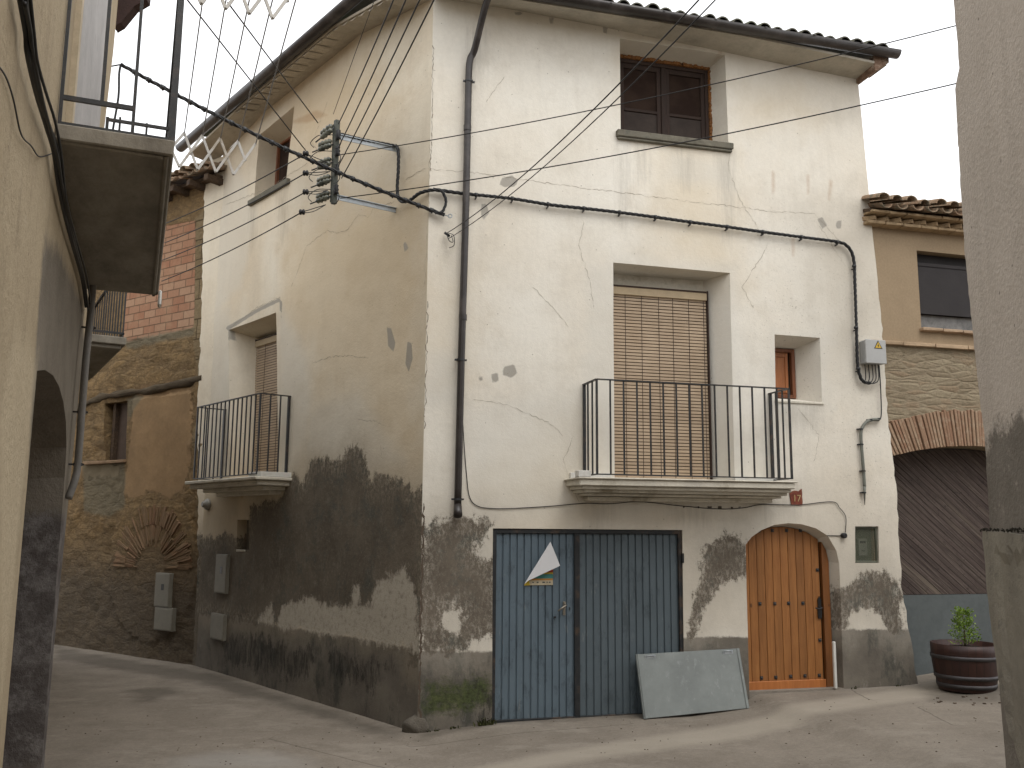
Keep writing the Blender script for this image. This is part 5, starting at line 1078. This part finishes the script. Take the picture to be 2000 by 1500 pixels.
# meter niche
MN = empty('meter_niche', fpt(F1, 5.03, .06, 1.57), 'recessed greenish meter box with pale label, right of the pine door', 'meter box', rz=F1[3])
mb = MB(); mb.box(4.86, 5.21, .085, .10, 1.54, 1.99)
for a in ((4.885, 4.900, 1.57, 1.96), (5.165, 5.183, 1.57, 1.96), (4.9, 5.165, 1.945, 1.962), (4.9, 5.165, 1.565, 1.585)): mb.box(a[0], a[1], .02, .085, a[2], a[3])
mb.build('case', simple('greenish_case', (.11, .115, .085), .5, 0, .3, 6, .05), MN, F1, .002, center=False)
mb = MB(); mb.box(4.965, 5.075, .055, .085, 1.64, 1.83); mb.build('meter', simple('meter_face', (.19, .19, .16), .5, bump=0), MN, F1, .004, center=False)
mb = MB(); mb.box(4.985, 5.055, .052, .055, 1.78, 1.805); mb.box(5.0, 5.04, .052, .055, 1.69, 1.70); mb.build('dial', M_black, MN, F1, center=False)
mb = MB(); mb.box(4.901, 5.164, .034, .036, 1.586, 1.944)
n = NT('dull_glass'); n.b.inputs['Alpha'].default_value = .28; M_dg = n.done((.12, .13, .09), .25, 0, .5); mb.build('cover_glass', M_dg, MN, F1, center=False)
# number tile 17
NP = empty('house_number_tile', fpt(F1, 4.16, 0, 2.19), 'broken red brown tile with the number 17 under the front balcony corner', 'number plate', rz=F1[3])
mb = MB(); q = [(4.078,2.328),(4.142,2.352),(4.193,2.342),(4.232,2.376),(4.231,2.196),(4.161,2.190),(4.091,2.200)]; mb.prism(ragged(q, .03, .004), -.014, .0)
mb.build('tile', simple('red_glazed_tile', (.20, .045, .022), .5, 0, .6, 22, .2, .4, (.16, .10, .05)), NP, F1, center=False)
tcv = bpy.data.curves.new('digits', 'FONT'); tcv.body = '17'; tcv.size = .105; tcv.extrude = .002; tcv.align_x = 'CENTER'
to = bpy.data.objects.new('tmp', tcv); col.objects.link(to); bpy.context.view_layer.update()
tm = bpy.data.meshes.new_from_object(to.evaluated_get(bpy.context.evaluated_depsgraph_get())); bpy.data.objects.remove(to)
tm.transform(Matrix.Translation((4.162, -.017, 2.232)) @ Matrix.Rotation(R(90), 4, 'X')); tm.materials.clear(); tm.materials.append(simple('number_paint', (.42, .30, .14), .7, bump=0))
td = bpy.data.objects.new('digits', tm); col.objects.link(td); setup(td, NP, F1)
# poster on the blue leaf
PO = empty('torn_poster', fpt(F1, 1.2, -.01, 1.4), 'torn poster, its white back folded over orange and teal stripes, on the blue garage', 'poster', rz=F1[3])
M_paper = simple('white_paper', (.62, .62, .63), .7, 0, .06, 3, .03)
q = [(1.316,1.786)] + [(1.415,1.547)] + [(1.091,1.400)] + [(1.053,1.364)]
mb = MB(); vs = [(q[0][0], -.035, q[0][1]), (q[1][0], -.05, q[1][1]), (q[2][0], -.015, q[2][1]), (q[3][0], .0, q[3][1])]
vs += [(x, y+.003, z) for x, y, z in vs]; mb.add(vs, [(0, 3, 2), (0, 2, 1), (4, 6, 7), (4, 5, 6), (0, 1, 5, 4), (1, 2, 6, 5), (2, 3, 7, 6), (3, 0, 4, 7)]); mb.build('folded_back', M_paper, PO, F1, center=False)
q = [(1.059,1.352),(1.361,1.350),(1.360,1.549),(1.263,1.508),(1.144,1.438)]
xa, za = q[0]; xb_ = q[1][0]; zt = q[2][1]; mb = MB(); Hh = zt-za
cl = [simple('p_orange', (.42, .20, .045), .6, bump=0), simple('p_red', (.34, .045, .02), .6, bump=0), simple('p_yellow', (.42, .30, .03), .6, bump=0), simple('p_teal', (.06, .22, .20), .6, bump=0), simple('p_cream', (.42, .36, .25), .6, bump=0), simple('p_mark', (.04, .05, .06), .6, bump=0)]
lx = lambda z: xa+.004+(z-za)/Hh*(xb_-xa)*.80
bands = [(0, .24, 4), (.24, .33, 0), (.33, .55, 3), (.55, .64, 2), (.64, .78, 1), (.78, 1., 0)]
for a, b, m_ in bands:
    z0_, z1_ = za+a*Hh, za+b*Hh; mb.prism([(lx(z0_), z0_), (xb_, z0_), (xb_, z1_), (lx(z1_), z1_)], .022, .026, m_)
mb.prism([(xa-.004, za-.002), (xa+.06, za-.002), (xa+.045, za+.06), (xa+.03, za+.055)], .019, .022, 2)
for xx, w_ in ((.085, .014), (.13, .02), (.19, .026), (.235, .010), (.262, .014)): mb.box(xa+xx, xa+xx+w_, .0195, .0218, za+.022, za+.034, 5)
mb.build('printed_part', cl, PO, F1, center=False)
# leaning sheet
TL, TR_ = [(2.227,0.656),(3.395,0.687)]; BL, BR = [(2.228,0.071),(3.389,0.117)]
LP = empty('metal_panel', fpt(F1, 2.8, -.235, .07), 'grey sheet metal panel with two hinges leaning on the blue garage door', 'panel', rz=F1[3])
mb = MB(); o_ = .028
Pn = [Vector((BL[0], -.235, BL[1]-.01)), Vector((BR[0], -.235, BR[1]-.0)), Vector((TR_[0], -.045, TR_[1])), Vector((TL[0], -.045, TL[1]))]
nrm = (Pn[1]-Pn[0]).cross(Pn[3]-Pn[0]).normalized(); nrm = nrm if nrm.y < 0 else -nrm
vs = [p+nrm*.0 for p in Pn]+[p-nrm*o_ for p in Pn]; mb.add(vs, [(0, 1, 2, 3), (7, 6, 5, 4), (0, 4, 5, 1), (1, 5, 6, 2), (2, 6, 7, 3), (3, 7, 4, 0)])
n = NT('zinc_sheet'); c = n.mix(n.rng(n.noise(3, 6, .7), .35, .66), (.215, .235, .225), (.165, .18, .175)); c = n.mix(n.rng(n.noise(16, 6, .8, n.mp((1, 1, .4))), .56, .66, 0, .45), c, (.33, .35, .34)); c = n.mix(n.rng(n.noise(4.5, 7, .8, n.mp(loc=(5, 1, 1))), .62, .68, 0, .35), c, (.13, .11, .085)); n.bump(n.noise(3, 3, .5), .15, .02)
M_zinc = n.done(c, .5, .15, .5)
mb.build('sheet', M_zinc, LP, F1, .003, center=False)
ux = (Pn[1]-Pn[0]).normalized(); uz = (Pn[3]-Pn[0]).normalized(); W_, H_ = (Pn[1]-Pn[0]).length, (Pn[3]-Pn[0]).length
mb = MB()
for (t0, t1) in ((.012, .028), (.972, .988)):
    a = Pn[0].lerp(Pn[1], t0); b = Pn[0].lerp(Pn[1], t1); c_ = Pn[3].lerp(Pn[2], t1); d = Pn[3].lerp(Pn[2], t0)
    mb.add([p+nrm*.008 for p in (a, b, c_, d)]+[p+nrm*.0005 for p in (a, b, c_, d)], [(0, 1, 2, 3), (0, 4, 5, 1), (1, 5, 6, 2), (2, 6, 7, 3), (3, 7, 4, 0)])
mb.build('folded_edge', M_zinc, LP, F1, center=False)
for t in (.13, .88):
    c_ = Pn[3].lerp(Pn[2], t) - uz*.035; mb = MB(); mb.bar(c_-ux*.058+nrm*.004, c_+ux*.058+nrm*.004, .006, .032); mb.tube([c_-ux*.05+nrm*.012+uz*.012, c_+ux*.05+nrm*.012+uz*.012], .006, 8)
    for s_ in (-.04, .04): p = c_+ux*s_+nrm*.008; mb.tube([p, p+nrm*.006], .006, 6)
    mb.build('hinge', M_galv, LP, F1, center=False)

# ------------- wall meter covers
M_cov = simple('beige_cover', (.215, .20, .16), .6, 0, .2, 5, .05, .3, (.17, .155, .125))
def cover(F, q, label, glass, off_=.03):
    xs_ = [p[0] for p in q]; zs_ = [p[1] for p in q]; x0, x1, z0, z1 = min(xs_), max(xs_), min(zs_), max(zs_)
    t = empty('meter_cover', fpt(F, (x0+x1)/2, -off_, z0), label, 'meter cover', 'utility covers on the side walls', rz=F[3])
    mb = MB(); mb.box(x0, x1, -off_-.012, .02, z0, z1); mb.box(x0+.012, x1-.012, -off_-.018, -off_-.012, z0+.014, z1-.014); mb.build('lid', M_cov, t, F, .003, center=False)
    if glass: mb = MB(); cx = (x0+x1)/2+.02; mb.box(cx-.03, cx+.03, -off_-.021, -off_-.018, z0+(z1-z0)*.5, z0+(z1-z0)*.68); mb.build('sight_glass', M_black, t, F, center=False)
cover(F2, [(-4.745,1.522),(-4.417,1.531),(-4.387,1.038),(-4.728,1.018)], 'tall narrow beige meter cover with small window on the stained side wall', True)
cover(F2, [(-4.804,0.715),(-4.381,0.747),(-4.394,0.470),(-4.796,0.412)], 'low square beige cover near the ground on the stained side wall', False)
cover(F3, [(-0.885,1.223),(-0.578,1.219),(-0.543,0.759),(-0.846,0.742)], 'tall beige meter cover with a small window in the blocked brick arch', True, .07)
cover(F3, [(-0.855,0.720),(-0.433,0.736),(-0.426,0.431),(-0.835,0.417)], 'square beige cover directly under the one in the blocked brick arch', False, .07)
# wall lamp / bell at the left edge of the side wall
q = [(-5.183,2.204)][0]
mb = MB(); mb.lathe([(.075, .0), (.085, -.02), (.07, -.05), (.05, -.055), (.04, -.09), (.03, -.10)], 18, (q[0], 0, q[1]), 'Y'); single(mb, 'round_fitting', simple('pale_metal_fitting', (.30, .29, .26), .5, .2, .3), 'round pale fitting under the side balcony at the left wall edge', 'fitting', F2)

# ------------- bracket with insulators
BK = empty('insulator_bracket', fpt(F2, -.63, -.75, 5.2), 'galvanised wall bracket with glass insulators on the side wall near the house corner', 'bracket', rz=F2[3])
bx_, by_ = -.66, -.74
mb = MB(); mb.box(bx_-.025, bx_+.025, by_-.025, by_+.025, 5.24, 6.16); mb.box(bx_-.035, bx_-.025, by_-.03, by_+.03, 5.26, 6.12); mb.build('mast', simple('mast_steel', (.085, .09, .075), .6, .3, .5, 9, .3, .4, (.10, .09, .07)), BK, F2, .003, center=False)
for z_, zz in ((6.03, 5.985), (5.335, 5.32)):
    mb = MB(); mb.bar((bx_, by_, zz), (-.62, .01, z_), .012, .055); mb.bar((bx_, by_, zz+.022), (-.62, .01, z_+.022), .045, .008); mb.build('arm', M_galv, BK, F2, center=False)
n = NT('insulator_glass'); M_ins = n.done(n.mix(n.rng(n.noise(20, 3, .6), .4, .6), (.045, .05, .04), (.17, .17, .13)), .3, 0, .6)
ins = [(6.08, 1), (5.90, 0), (5.70, 0), (5.51, 0), (5.33, 0)]
for z_, top in ins:
    mb = MB(); dx_ = -.16; dy_ = -.10
    ax = Vector((dx_, dy_, -.05 if not top else -.12)).normalized(); o0 = Vector((bx_-.01, by_-.02, z_))
    for off2 in (0, .05):
        p0 = o0+Vector((.0, 0, off2*.9))
        rr = [.012, .03, .026, .036, .022, .036, .024, .03, .012]; pts_ = [p0+ax*(.03+.020*i) for i in range(9)]
        mb.tube(pts_, rr, 10)
    mb.build('insulator', M_ins, BK, F2, center=False)
    mb = MB(); mb.tube([o0, o0+ax*.26], .008, 6); mb.build('insulator_pin', M_iron, BK, F2, center=False)
for i, z_ in enumerate((5.98, 5.80, 5.60, 5.38)):
    mb = MB(); mb.lathe([(.012, -.055), (.026, -.045), (.020, -.02), (.030, 0), (.020, .02), (.026, .045), (.012, .055)], 10, (bx_+.055, by_-.01, z_)); mb.build('insulator', M_cable, BK, F2, center=False)
    mb = MB(); s_ = .07; mb.tube(spline([(bx_+.05, by_-.02, z_-.03), (bx_+.13, by_-.03, z_-.05), (bx_+.155, by_-.03, z_-.12), (bx_+.11, by_-.03, z_-.16), (bx_+.03, by_-.03, z_-.15)], 5), .0045, 6); mb.build('jumper_wire', M_cable, BK, F2, center=False)
    mb = MB(); mb.tube(spline([(bx_-.03, by_-.03, z_+.02), (bx_-.16, by_-.12, z_+.03), (bx_-.26, by_-.16, z_-.03), (bx_-.22, by_-.14, z_-.09)], 5), .0045, 6); mb.build('jumper_wire', M_cable, BK, F2, center=False)
# dead-end clamps where the four left wires begin
ends = [(-2.070,8.750,5.586),(-2.062,8.750,5.383),(-2.054,8.750,5.187),(-2.081,8.750,4.981)]
starts = [(-1.890,8.950,5.573),(-1.861,8.950,5.480),(-1.879,8.950,5.279),(-1.894,8.950,5.128)]
clampP = []
for i, p in enumerate(ends):
    v = Vector(p); mb = MB(); mb.lathe([(.010, -.03), (.028, -.022), (.028, -.006), (.014, 0), (.028, .006), (.028, .022), (.010, .03)], 10, tuple(v), 'X'); o = mb.build('strain_insulator', M_cable, BK, F0, center=False)
    mb = MB(); s_ = Vector(starts[i]); mb.tube([v, s_], .0045, 6); m_ = (v+s_)/2+Vector((0, 0, .03)); mb.tube(spline([v+Vector((.02, 0, -.01)), m_+Vector((0, 0, -.06)), s_], 5), .004, 6); mb.build('jumper_wire', M_cable, BK, F0, center=False)
    clampP.append(v)
# looped feed cable from bracket to the facade cable
mb = MB()
pa = [fpt(F2, bx_, by_+.02, 6.02)] + [fpt(F2, -.64, -.4, 6.03), fpt(F2, -.62, -.08, 6.06)]
lp = [(-0.522,5.997),(-0.501,5.757),(-0.509,5.515),(-0.444,5.382),(-0.269,5.341),(-0.083,5.369)]
lp = [fpt(F2, x, -.06, z) for x, z in lp]
l2 = [(0.031,5.376),(0.118,5.374),(0.168,5.273),(0.133,5.154),(0.058,5.130)]; l2 = [fpt(F1, x, -.06, z) for x, z in l2]
twisted(mb, pa+lp+l2[:2], .0105, 3, .18); twisted(mb, l2, .0085, 3, .18)
single(mb, 'feed_cable', M_cable, 'thick black cable looping from the insulator bracket round the house corner', 'cable')
# aerial bundled cable from the left to the eye on the corner
A0 = [(-3.907,8.600,6.438)][0]; A1 = fpt(F1, *([(0.157,5.121)][0][0:1]), -.05, [(0.157,5.121)][0][1])
mb = MB(); Pl = []
for i in range(25):
    t = i/24; p = Vector(A0).lerp(Vector(A1), t); p.z -= .16*4*t*(1-t)*.5; Pl.append(p)
twisted(mb, Pl, .0105, 3, .3)
AC = single(mb, 'aerial_cable', M_cable, 'thick black aerial cable crossing from upper left down to the eye at the house corner', 'cable')
acc = 0
for i in range(1, 24):
    a = Pl[i]; t = (Pl[i+1 if i < 24 else i]-a).normalized(); mb = MB(); mb.tube([a-t*.02, a+t*.02], .026, 8); mb.box(a.x-.006, a.x+.006, a.y-.006, a.y+.006, a.z-.034, a.z+.022)
    par(mb.build('cable_tie', M_iron, None, F0), AC)
mb = MB(); e = Vector(A1); mb.tube([e, e+Vector((.05, .01, -.01))], .006, 6); ring = [(e.x+.06+.02*math.cos(a), e.y-.01, e.z-.012+.02*math.sin(a)) for a in np.linspace(0, 2*math.pi, 12)]; mb.tube(ring, .006, 6)
par(mb.build('anchor_eye', M_galv, None, F0), AC)
mb = MB(); a = Vector(A0); mb.tube(spline([a, a+Vector((-.01, 0, -.1)), a+Vector((.0, 0, -.35)), a+Vector((-.03, .0, -.7)), a+Vector((-.08, .1, -1.0))], 5), .012, 6); mb.tube([a+Vector((-.35, .2, .05)), a], .008, 6); par(mb.build('cable_drop', M_cable, None, F0), AC)

# ------------- overhead wires
def wire(p, q, label, sag=.05, r=.0042, group=None, bend=None, k_=1.3):
    p = Vector(p); q = Vector(q); pts_ = []
    for i in range(21):
        t = i/20; v = p.lerp(q, t); v.z -= sag*4*t*(1-t)
        pts_.append(v)
    mb = MB(); mb.tube(pts_, r*k_, 6); return single(mb, 'overhead_wire', M_wire, label, 'wire', F0, group)
m1, m2 = [(-1.753,8.900,5.640),(-1.737,8.900,5.181)]
e1, e2 = [(3.880,6.600,5.907),(3.843,6.600,5.419)]
wire(m1, e1, 'upper of two long wires rising right from the bracket past the upper window', .09, .0040, 'long wires crossing the facade')
wire(m2, e2, 'lower of two long wires rising right from the bracket below the upper window', .09, .0042, 'long wires crossing the facade')
w0 = fpt(F1, *[(x, -.06, z) for x, z in [(0.180,4.922)]][0]); w1_ = fpt(F1, *[(x, -.06, z) for x, z in [(0.203,4.869)]][0])
q1, q2 = [(1.044,4.200,4.669),(1.125,4.200,4.664)]
wire(w0, q1, 'left of the two wires running from the downpipe anchor up past the upper window', .12, .0035, 'pair of wires from the downpipe anchor')
wire(w1_, q2, 'right of the two wires running from the downpipe anchor up past the upper window', .12, .0030, 'pair of wires from the downpipe anchor')
mb = MB(); p = Vector(w0); mb.tube([p+Vector((-.02, 0, .01)), p+Vector((.03, .03, -.02))], .014, 8); mb.tube(spline([p, p+Vector((.03, -.01, -.08)), p+Vector((.07, 0, -.09)), p+Vector((.05, 0, -.02))], 5), .004, 6)
mb.tube(spline([p+Vector((.02, 0, 0)), p+Vector((.075, .0, -.02)), p+Vector((.08, .01, -.12)), p+Vector((.03, .01, -.15))], 5), .004, 6)
single(mb, 'wire_anchor', M_iron, 'small wire anchor with curled ends left of the downpipe', 'wire anchor')
bs = [(-1.786,8.900,5.969),(-1.772,8.900,5.733),(-1.765,8.900,5.532),(-1.734,8.900,5.391)]; be = [(-0.667,5.200,5.299),(-0.586,5.200,5.306),(-0.495,5.200,5.307),(-0.402,5.200,5.308)]
for p, q, lab in zip(bs, be, ('leftmost', 'second from left', 'third from left', 'rightmost')): wire(p, q, lab+' of the four parallel wires rising from the bracket over the side wall', .03, .0042, 'four wires rising from the bracket')
wire([(-1.842,8.900,6.073)][0], [(-1.109,7.000,6.319)][0], 'faint thin wire left of the four wires rising from the bracket', .0, .0022)
for p, q, lab in zip(clampP, [(-4.382,11.200,5.662),(-4.366,11.200,5.415),(-4.396,11.200,5.183),(-4.372,11.200,4.920)], ('topmost', 'second from top', 'third from top', 'lowest')):
    wire(p, q, lab+' of the four wires running left from the bracket towards the brick house', .04, .0048, 'four wires towards the brick house')
wire([(-1.995,8.900,5.978)][0], [(-1.877,5.600,5.310)][0], 'wire slanting from the bracket top to the upper left, right of its twin', .0, .0042, 'wires slanting to the upper left')
wire([(-2.107,8.900,5.681)][0], [(-2.193,5.600,5.391)][0], 'wire slanting to the upper left over the gutter, left of its twin', .0, .0042, 'wires slanting to the upper left')

# ------------- clothes drying racks and lines on the near balcony
M_rack = simple('white_rack_paint', (.58, .56, .52), .5, 0, .15, 8, .03, .4, (.40, .34, .26)); M_line = simple('clothes_line_cord', (.30, .29, .28), .7, 0, .2, 10, 0)
def rack(s, zt, zb, o0, label):
    t = empty('drying_rack', fpt(FL, s, -o0, zb), label, 'drying rack', 'folding racks on the near balcony', rz=FL[3])
    tops = []
    for i in range(6):
        a = o0+.102+.137*i
        def br(p, q, dy):
            mb = MB(); mb.bar((s+dy, -p[0], p[1]), (s+dy, -q[0], q[1]), .014, .018); mb.build('lattice_bar', M_rack, t, FL, center=False)
        zt_, zb_ = zt-.0*i, zb
        if i < 3: br((a, zt_), (a+.118, zb_), .008)                       # falling
        if i == 3: br((a, zt_), (a+.066, (zt_+zb_)/2-.01), .008)
        br((a-.02, zb_), (a+.135, zt_), -.008) if i < 4 else None
        if i == 0: br((a-.02, zb_), (o0, (zt_+zb_)/2+.02), .008); br((o0, (zt_+zb_)/2-.02), (a, zt_), -.008)
        if i < 5: tops.append((a, zt_))
    return tops
r1 = rack(7.42, 5.000, 4.715, .53, 'white folding drying rack at the far end of the near left balcony')
r2 = rack(5.40, 5.27, 4.985, .55, 'nearer white folding drying rack, cut by the top edge of the photo')
for i, (a, b) in enumerate(zip(r1, r2)):
    mb = MB(); p = Vector(fpt(FL, 7.42, -a[0], a[1])); q = Vector(fpt(FL, 5.40, -b[0]-.118, 4.985+.02)) if False else Vector(fpt(FL, 5.40, -(b[0]), b[1]))
    mb.tube([p, p.lerp(q, .5)-Vector((0, 0, .006)), q], .0048, 6)
    single(mb, 'clothes_line', M_line, ('leftmost', 'second from left', 'middle', 'second from right', 'rightmost')[i]+' of the clothes lines strung between the two white racks', 'clothes line', F0, 'clothes lines between the racks')
# bundle of cables down the near left wall
for dx_, lab in ((0., 'thickest'),):
    for j, (o_, r_) in enumerate(((0, .010), (.018, .009), (-.016, .007), (.03, .006))):
        pp = [(2.965,3.525),(3.154,3.507),(3.262,3.473),(3.565,3.473),(3.963,3.511),(4.307,3.535),(4.661,3.493),(5.338,3.496),(6.663,3.556),(7.333,3.509)]
        mb = MB(); mb.tube(spline([(x+o_*.9+.02*math.sin(i*1.9+j), -.03-.008*j, z+o_*(.6+.8*math.sin(i*1.3+j))) for i, (x, z) in enumerate(pp)], 6), r_, 8)
        single(mb, 'wall_cable', M_cable, ('thickest', 'second', 'thin inner', 'thinnest outer')[j]+' of the dark cables bunched down the near left wall beside the balcony', 'cable', FL, 'cables bunched on the near left wall')
mb = MB(); pp = [(2.811,3.223),(2.985,3.266),(3.172,3.276),(3.407,3.256),(3.693,3.326),(3.963,3.387),(4.388,3.563)]; mb.tube(spline([(x, -.012, z) for x, z in pp], 6), .003, 6); single(mb, 'stray_wire', M_cable, 'thin loose wire wandering over the cream near left wall', 'wire', FL)

# ------------- half-barrel planter
PX, PY = 4.87, 10.22
PZ = gz(PX, PY)-.005
PB = empty('barrel_planter', (PX, PY, PZ), 'half barrel planter with dark red staves and grey hoops before the old gate', 'planter')
n = NT('barrel_stave'); th = n.math('ARCTAN2', n.sep()[1], n.sep()[0]); stv = n.math('FLOOR', n.math('MULTIPLY', th, 26/6.283)); wn_ = n.t.nodes.new('ShaderNodeTexWhiteNoise'); wn_.noise_dimensions = '1D'; n.put(wn_.inputs['W'], stv)
c = n.mix(wn_.outputs['Value'], (.026, .010, .008), (.042, .017, .012)); fr_ = n.math('FRACT', n.math('MULTIPLY', th, 26/6.283)); c = n.mix(n.rng(n.math('ABSOLUTE', n.math('SUBTRACT', fr_, .5)), .44, .49), c, (.015, .008, .006))
c = n.mul(c, n.rng(n.noise(20, 5, .7, n.mp((1, 1, .15))), .2, .8, .7, 1.3)); n.bump(fr_, .1, .004); M_st = n.done(c, .5, 0, .4)
mb = MB(); mb.lathe([(.275, 0), (.295, .08), (.318, .20), (.33, .30), (.335, .40), (.335, .475), (.312, .475), (.30, .40), (.05, .40)], 40); mb.build('staves', M_st, PB, (PX, PY, PZ, 0), center=False)
for z_, r_ in ((.055, .292), (.145, .312), (.345, .337)):
    mb = MB(); mb.lathe([(r_-.004, -.02), (r_+.003, -.02), (r_+.006, .02), (r_-.004, .02)], 40, (0, 0, z_)); mb.build('hoop', simple('dull_hoop', (.075, .07, .072), .5, .5, .3), PB, (PX, PY, PZ, 0), center=False)
mb = MB(); mb.lathe([(.31, .40), (.25, .425), (.12, .44), (.02, .445)], 30); mb.build('soil', simple('potting_soil', (.035, .028, .022), .95, 0, .7, 30, 1., .1, (.09, .08, .07)), PB, (PX, PY, PZ, 0), center=False, jit=.006)
SHR = empty('shrub', (PX+.0, PY-.02, PZ+.42), 'small bright green conifer shrub growing in the half barrel', 'plant')
mb = MB(); mb.tube([(0, 0, 0), (.005, 0, .15), (0, .005, .36)], [.012, .009, .004], 6); mb.build('stem', M_oldwood, SHR, (PX, PY-.02, PZ+.42, 0), center=False)
n = NT('bright_leaf'); isl = n.island(); M_leaf = n.done(n.mix(isl, (.09, .17, .02), (.24, .34, .045)), .6, 0, .3)
mb = MB(); tr = random.Random(12)
for i in range(190):
    h = tr.random()**.8; a = tr.uniform(0, 6.283); rad = (.165*(1-h*.6)+.02)*(.55+.5*tr.random()); z = .01+.36*h; rise = tr.uniform(.02, .09)
    b0_ = Vector((0, 0, z)); tip_ = Vector((rad*math.cos(a), rad*math.sin(a), z+rise))
    for k_ in range(9):
        p = b0_.lerp(tip_, .35+.65*k_/8) + Vector((tr.uniform(-.012, .012), tr.uniform(-.012, .012), tr.uniform(-.01, .012))); L = tr.uniform(.014, .026); wd = L*.32
        d_ = (tip_-b0_).normalized() + Vector((tr.uniform(-.8, .8), tr.uniform(-.8, .8), tr.uniform(-.3, .8))); d_.normalize(); s_ = d_.cross(Vector((tr.uniform(-1, 1), tr.uniform(-1, 1), tr.uniform(-1, 1)))).normalized()
        mb.add([p, p+d_*L*.5+s_*wd, p+d_*L, p+d_*L*.5-s_*wd], [(0, 1, 2, 3)])
mb.build('foliage', M_leaf, SHR, (PX, PY-.02, PZ+.42, 0), center=False)
mb = MB(); tr = random.Random(6)                         # crumbs of soil and litter on the street
for i in range(26):
    px_ = PX+tr.uniform(-.6, .5); py_ = PY-.42+tr.uniform(-.35, .1); s_ = tr.uniform(.004, .011); mb.box(px_-s_*1.5, px_+s_, py_-s_, py_+s_*1.2, gz(px_, py_), gz(px_, py_)+s_)
for i in range(220):
    px_ = tr.uniform(-5, 4.5); py_ = tr.uniform(7.6, 10); s_ = tr.uniform(.002, .005)
    mb.box(px_-s_*1.5, px_+s_, py_-s_, py_+s_*1.2, gz(px_, py_), gz(px_, py_)+s_)
o = mb.build('street_litter', M_oldwood, None, F0, 0, jit=.002); props(o, kind='stuff', label='crumbs of soil and leaf litter on the concrete street', cat='litter')

# weeds and dead leaves rooted where the wall meets the street
mb = MB(); tr = random.Random(21)
spots = [(.69, -.02, 26, .10), (.62, -.02, 18, .07), (.15, -.02, 8, .035), (.35, -.02, 9, .04), (3.0, -.03, 5, .03), (4.75, -.03, 8, .035), (5.3, -.03, 7, .03)]
for sx, sy, cnt, hh in spots:
    for i in range(cnt):
        bx0 = sx+tr.gauss(0, .035); wx_, wy_, _ = fpt(F1, bx0, sy-.01); z0 = gz(wx_, wy_)
        p = Vector((bx0, sy-.015*tr.random(), z0)); d_ = Vector((tr.uniform(-.5, .5), -tr.uniform(.05, .6), 1)).normalized(); L = hh*tr.uniform(.4, 1.1); sd_ = Vector((1, tr.uniform(-.5, .5), 0)).normalized()*.004
        m_ = p+d_*L*.55; e_ = p+d_*L+Vector((0, -.2*L, -.15*L)); mb.add([p-sd_, p+sd_, m_+sd_*1.4, e_, m_-sd_*1.4], [(0, 1, 2, 4), (4, 2, 3)])
        if tr.random() < .5:
            q_ = p+d_*L*tr.uniform(.3, .9); r_ = .010+.010*tr.random(); u_ = Vector((tr.uniform(-1, 1), tr.uniform(-1, .2), tr.uniform(-.3, 1))).normalized(); v_ = u_.cross(Vector((0, 0, 1))).normalized()
            mb.add([q_, q_+u_*r_+v_*r_*.5, q_+u_*r_*2, q_+u_*r_-v_*r_*.5], [(0, 1, 2, 3)])
n = NT('weed_leaf'); isl = n.island(); M_weed = n.done(n.mix(isl, (.028, .035, .012), (.10, .105, .04)), .8, 0, .2)
o = mb.build('weeds', M_weed, None, F1); props(o, 'small weeds rooted where the white house meets the street', 'weeds', kind='stuff')
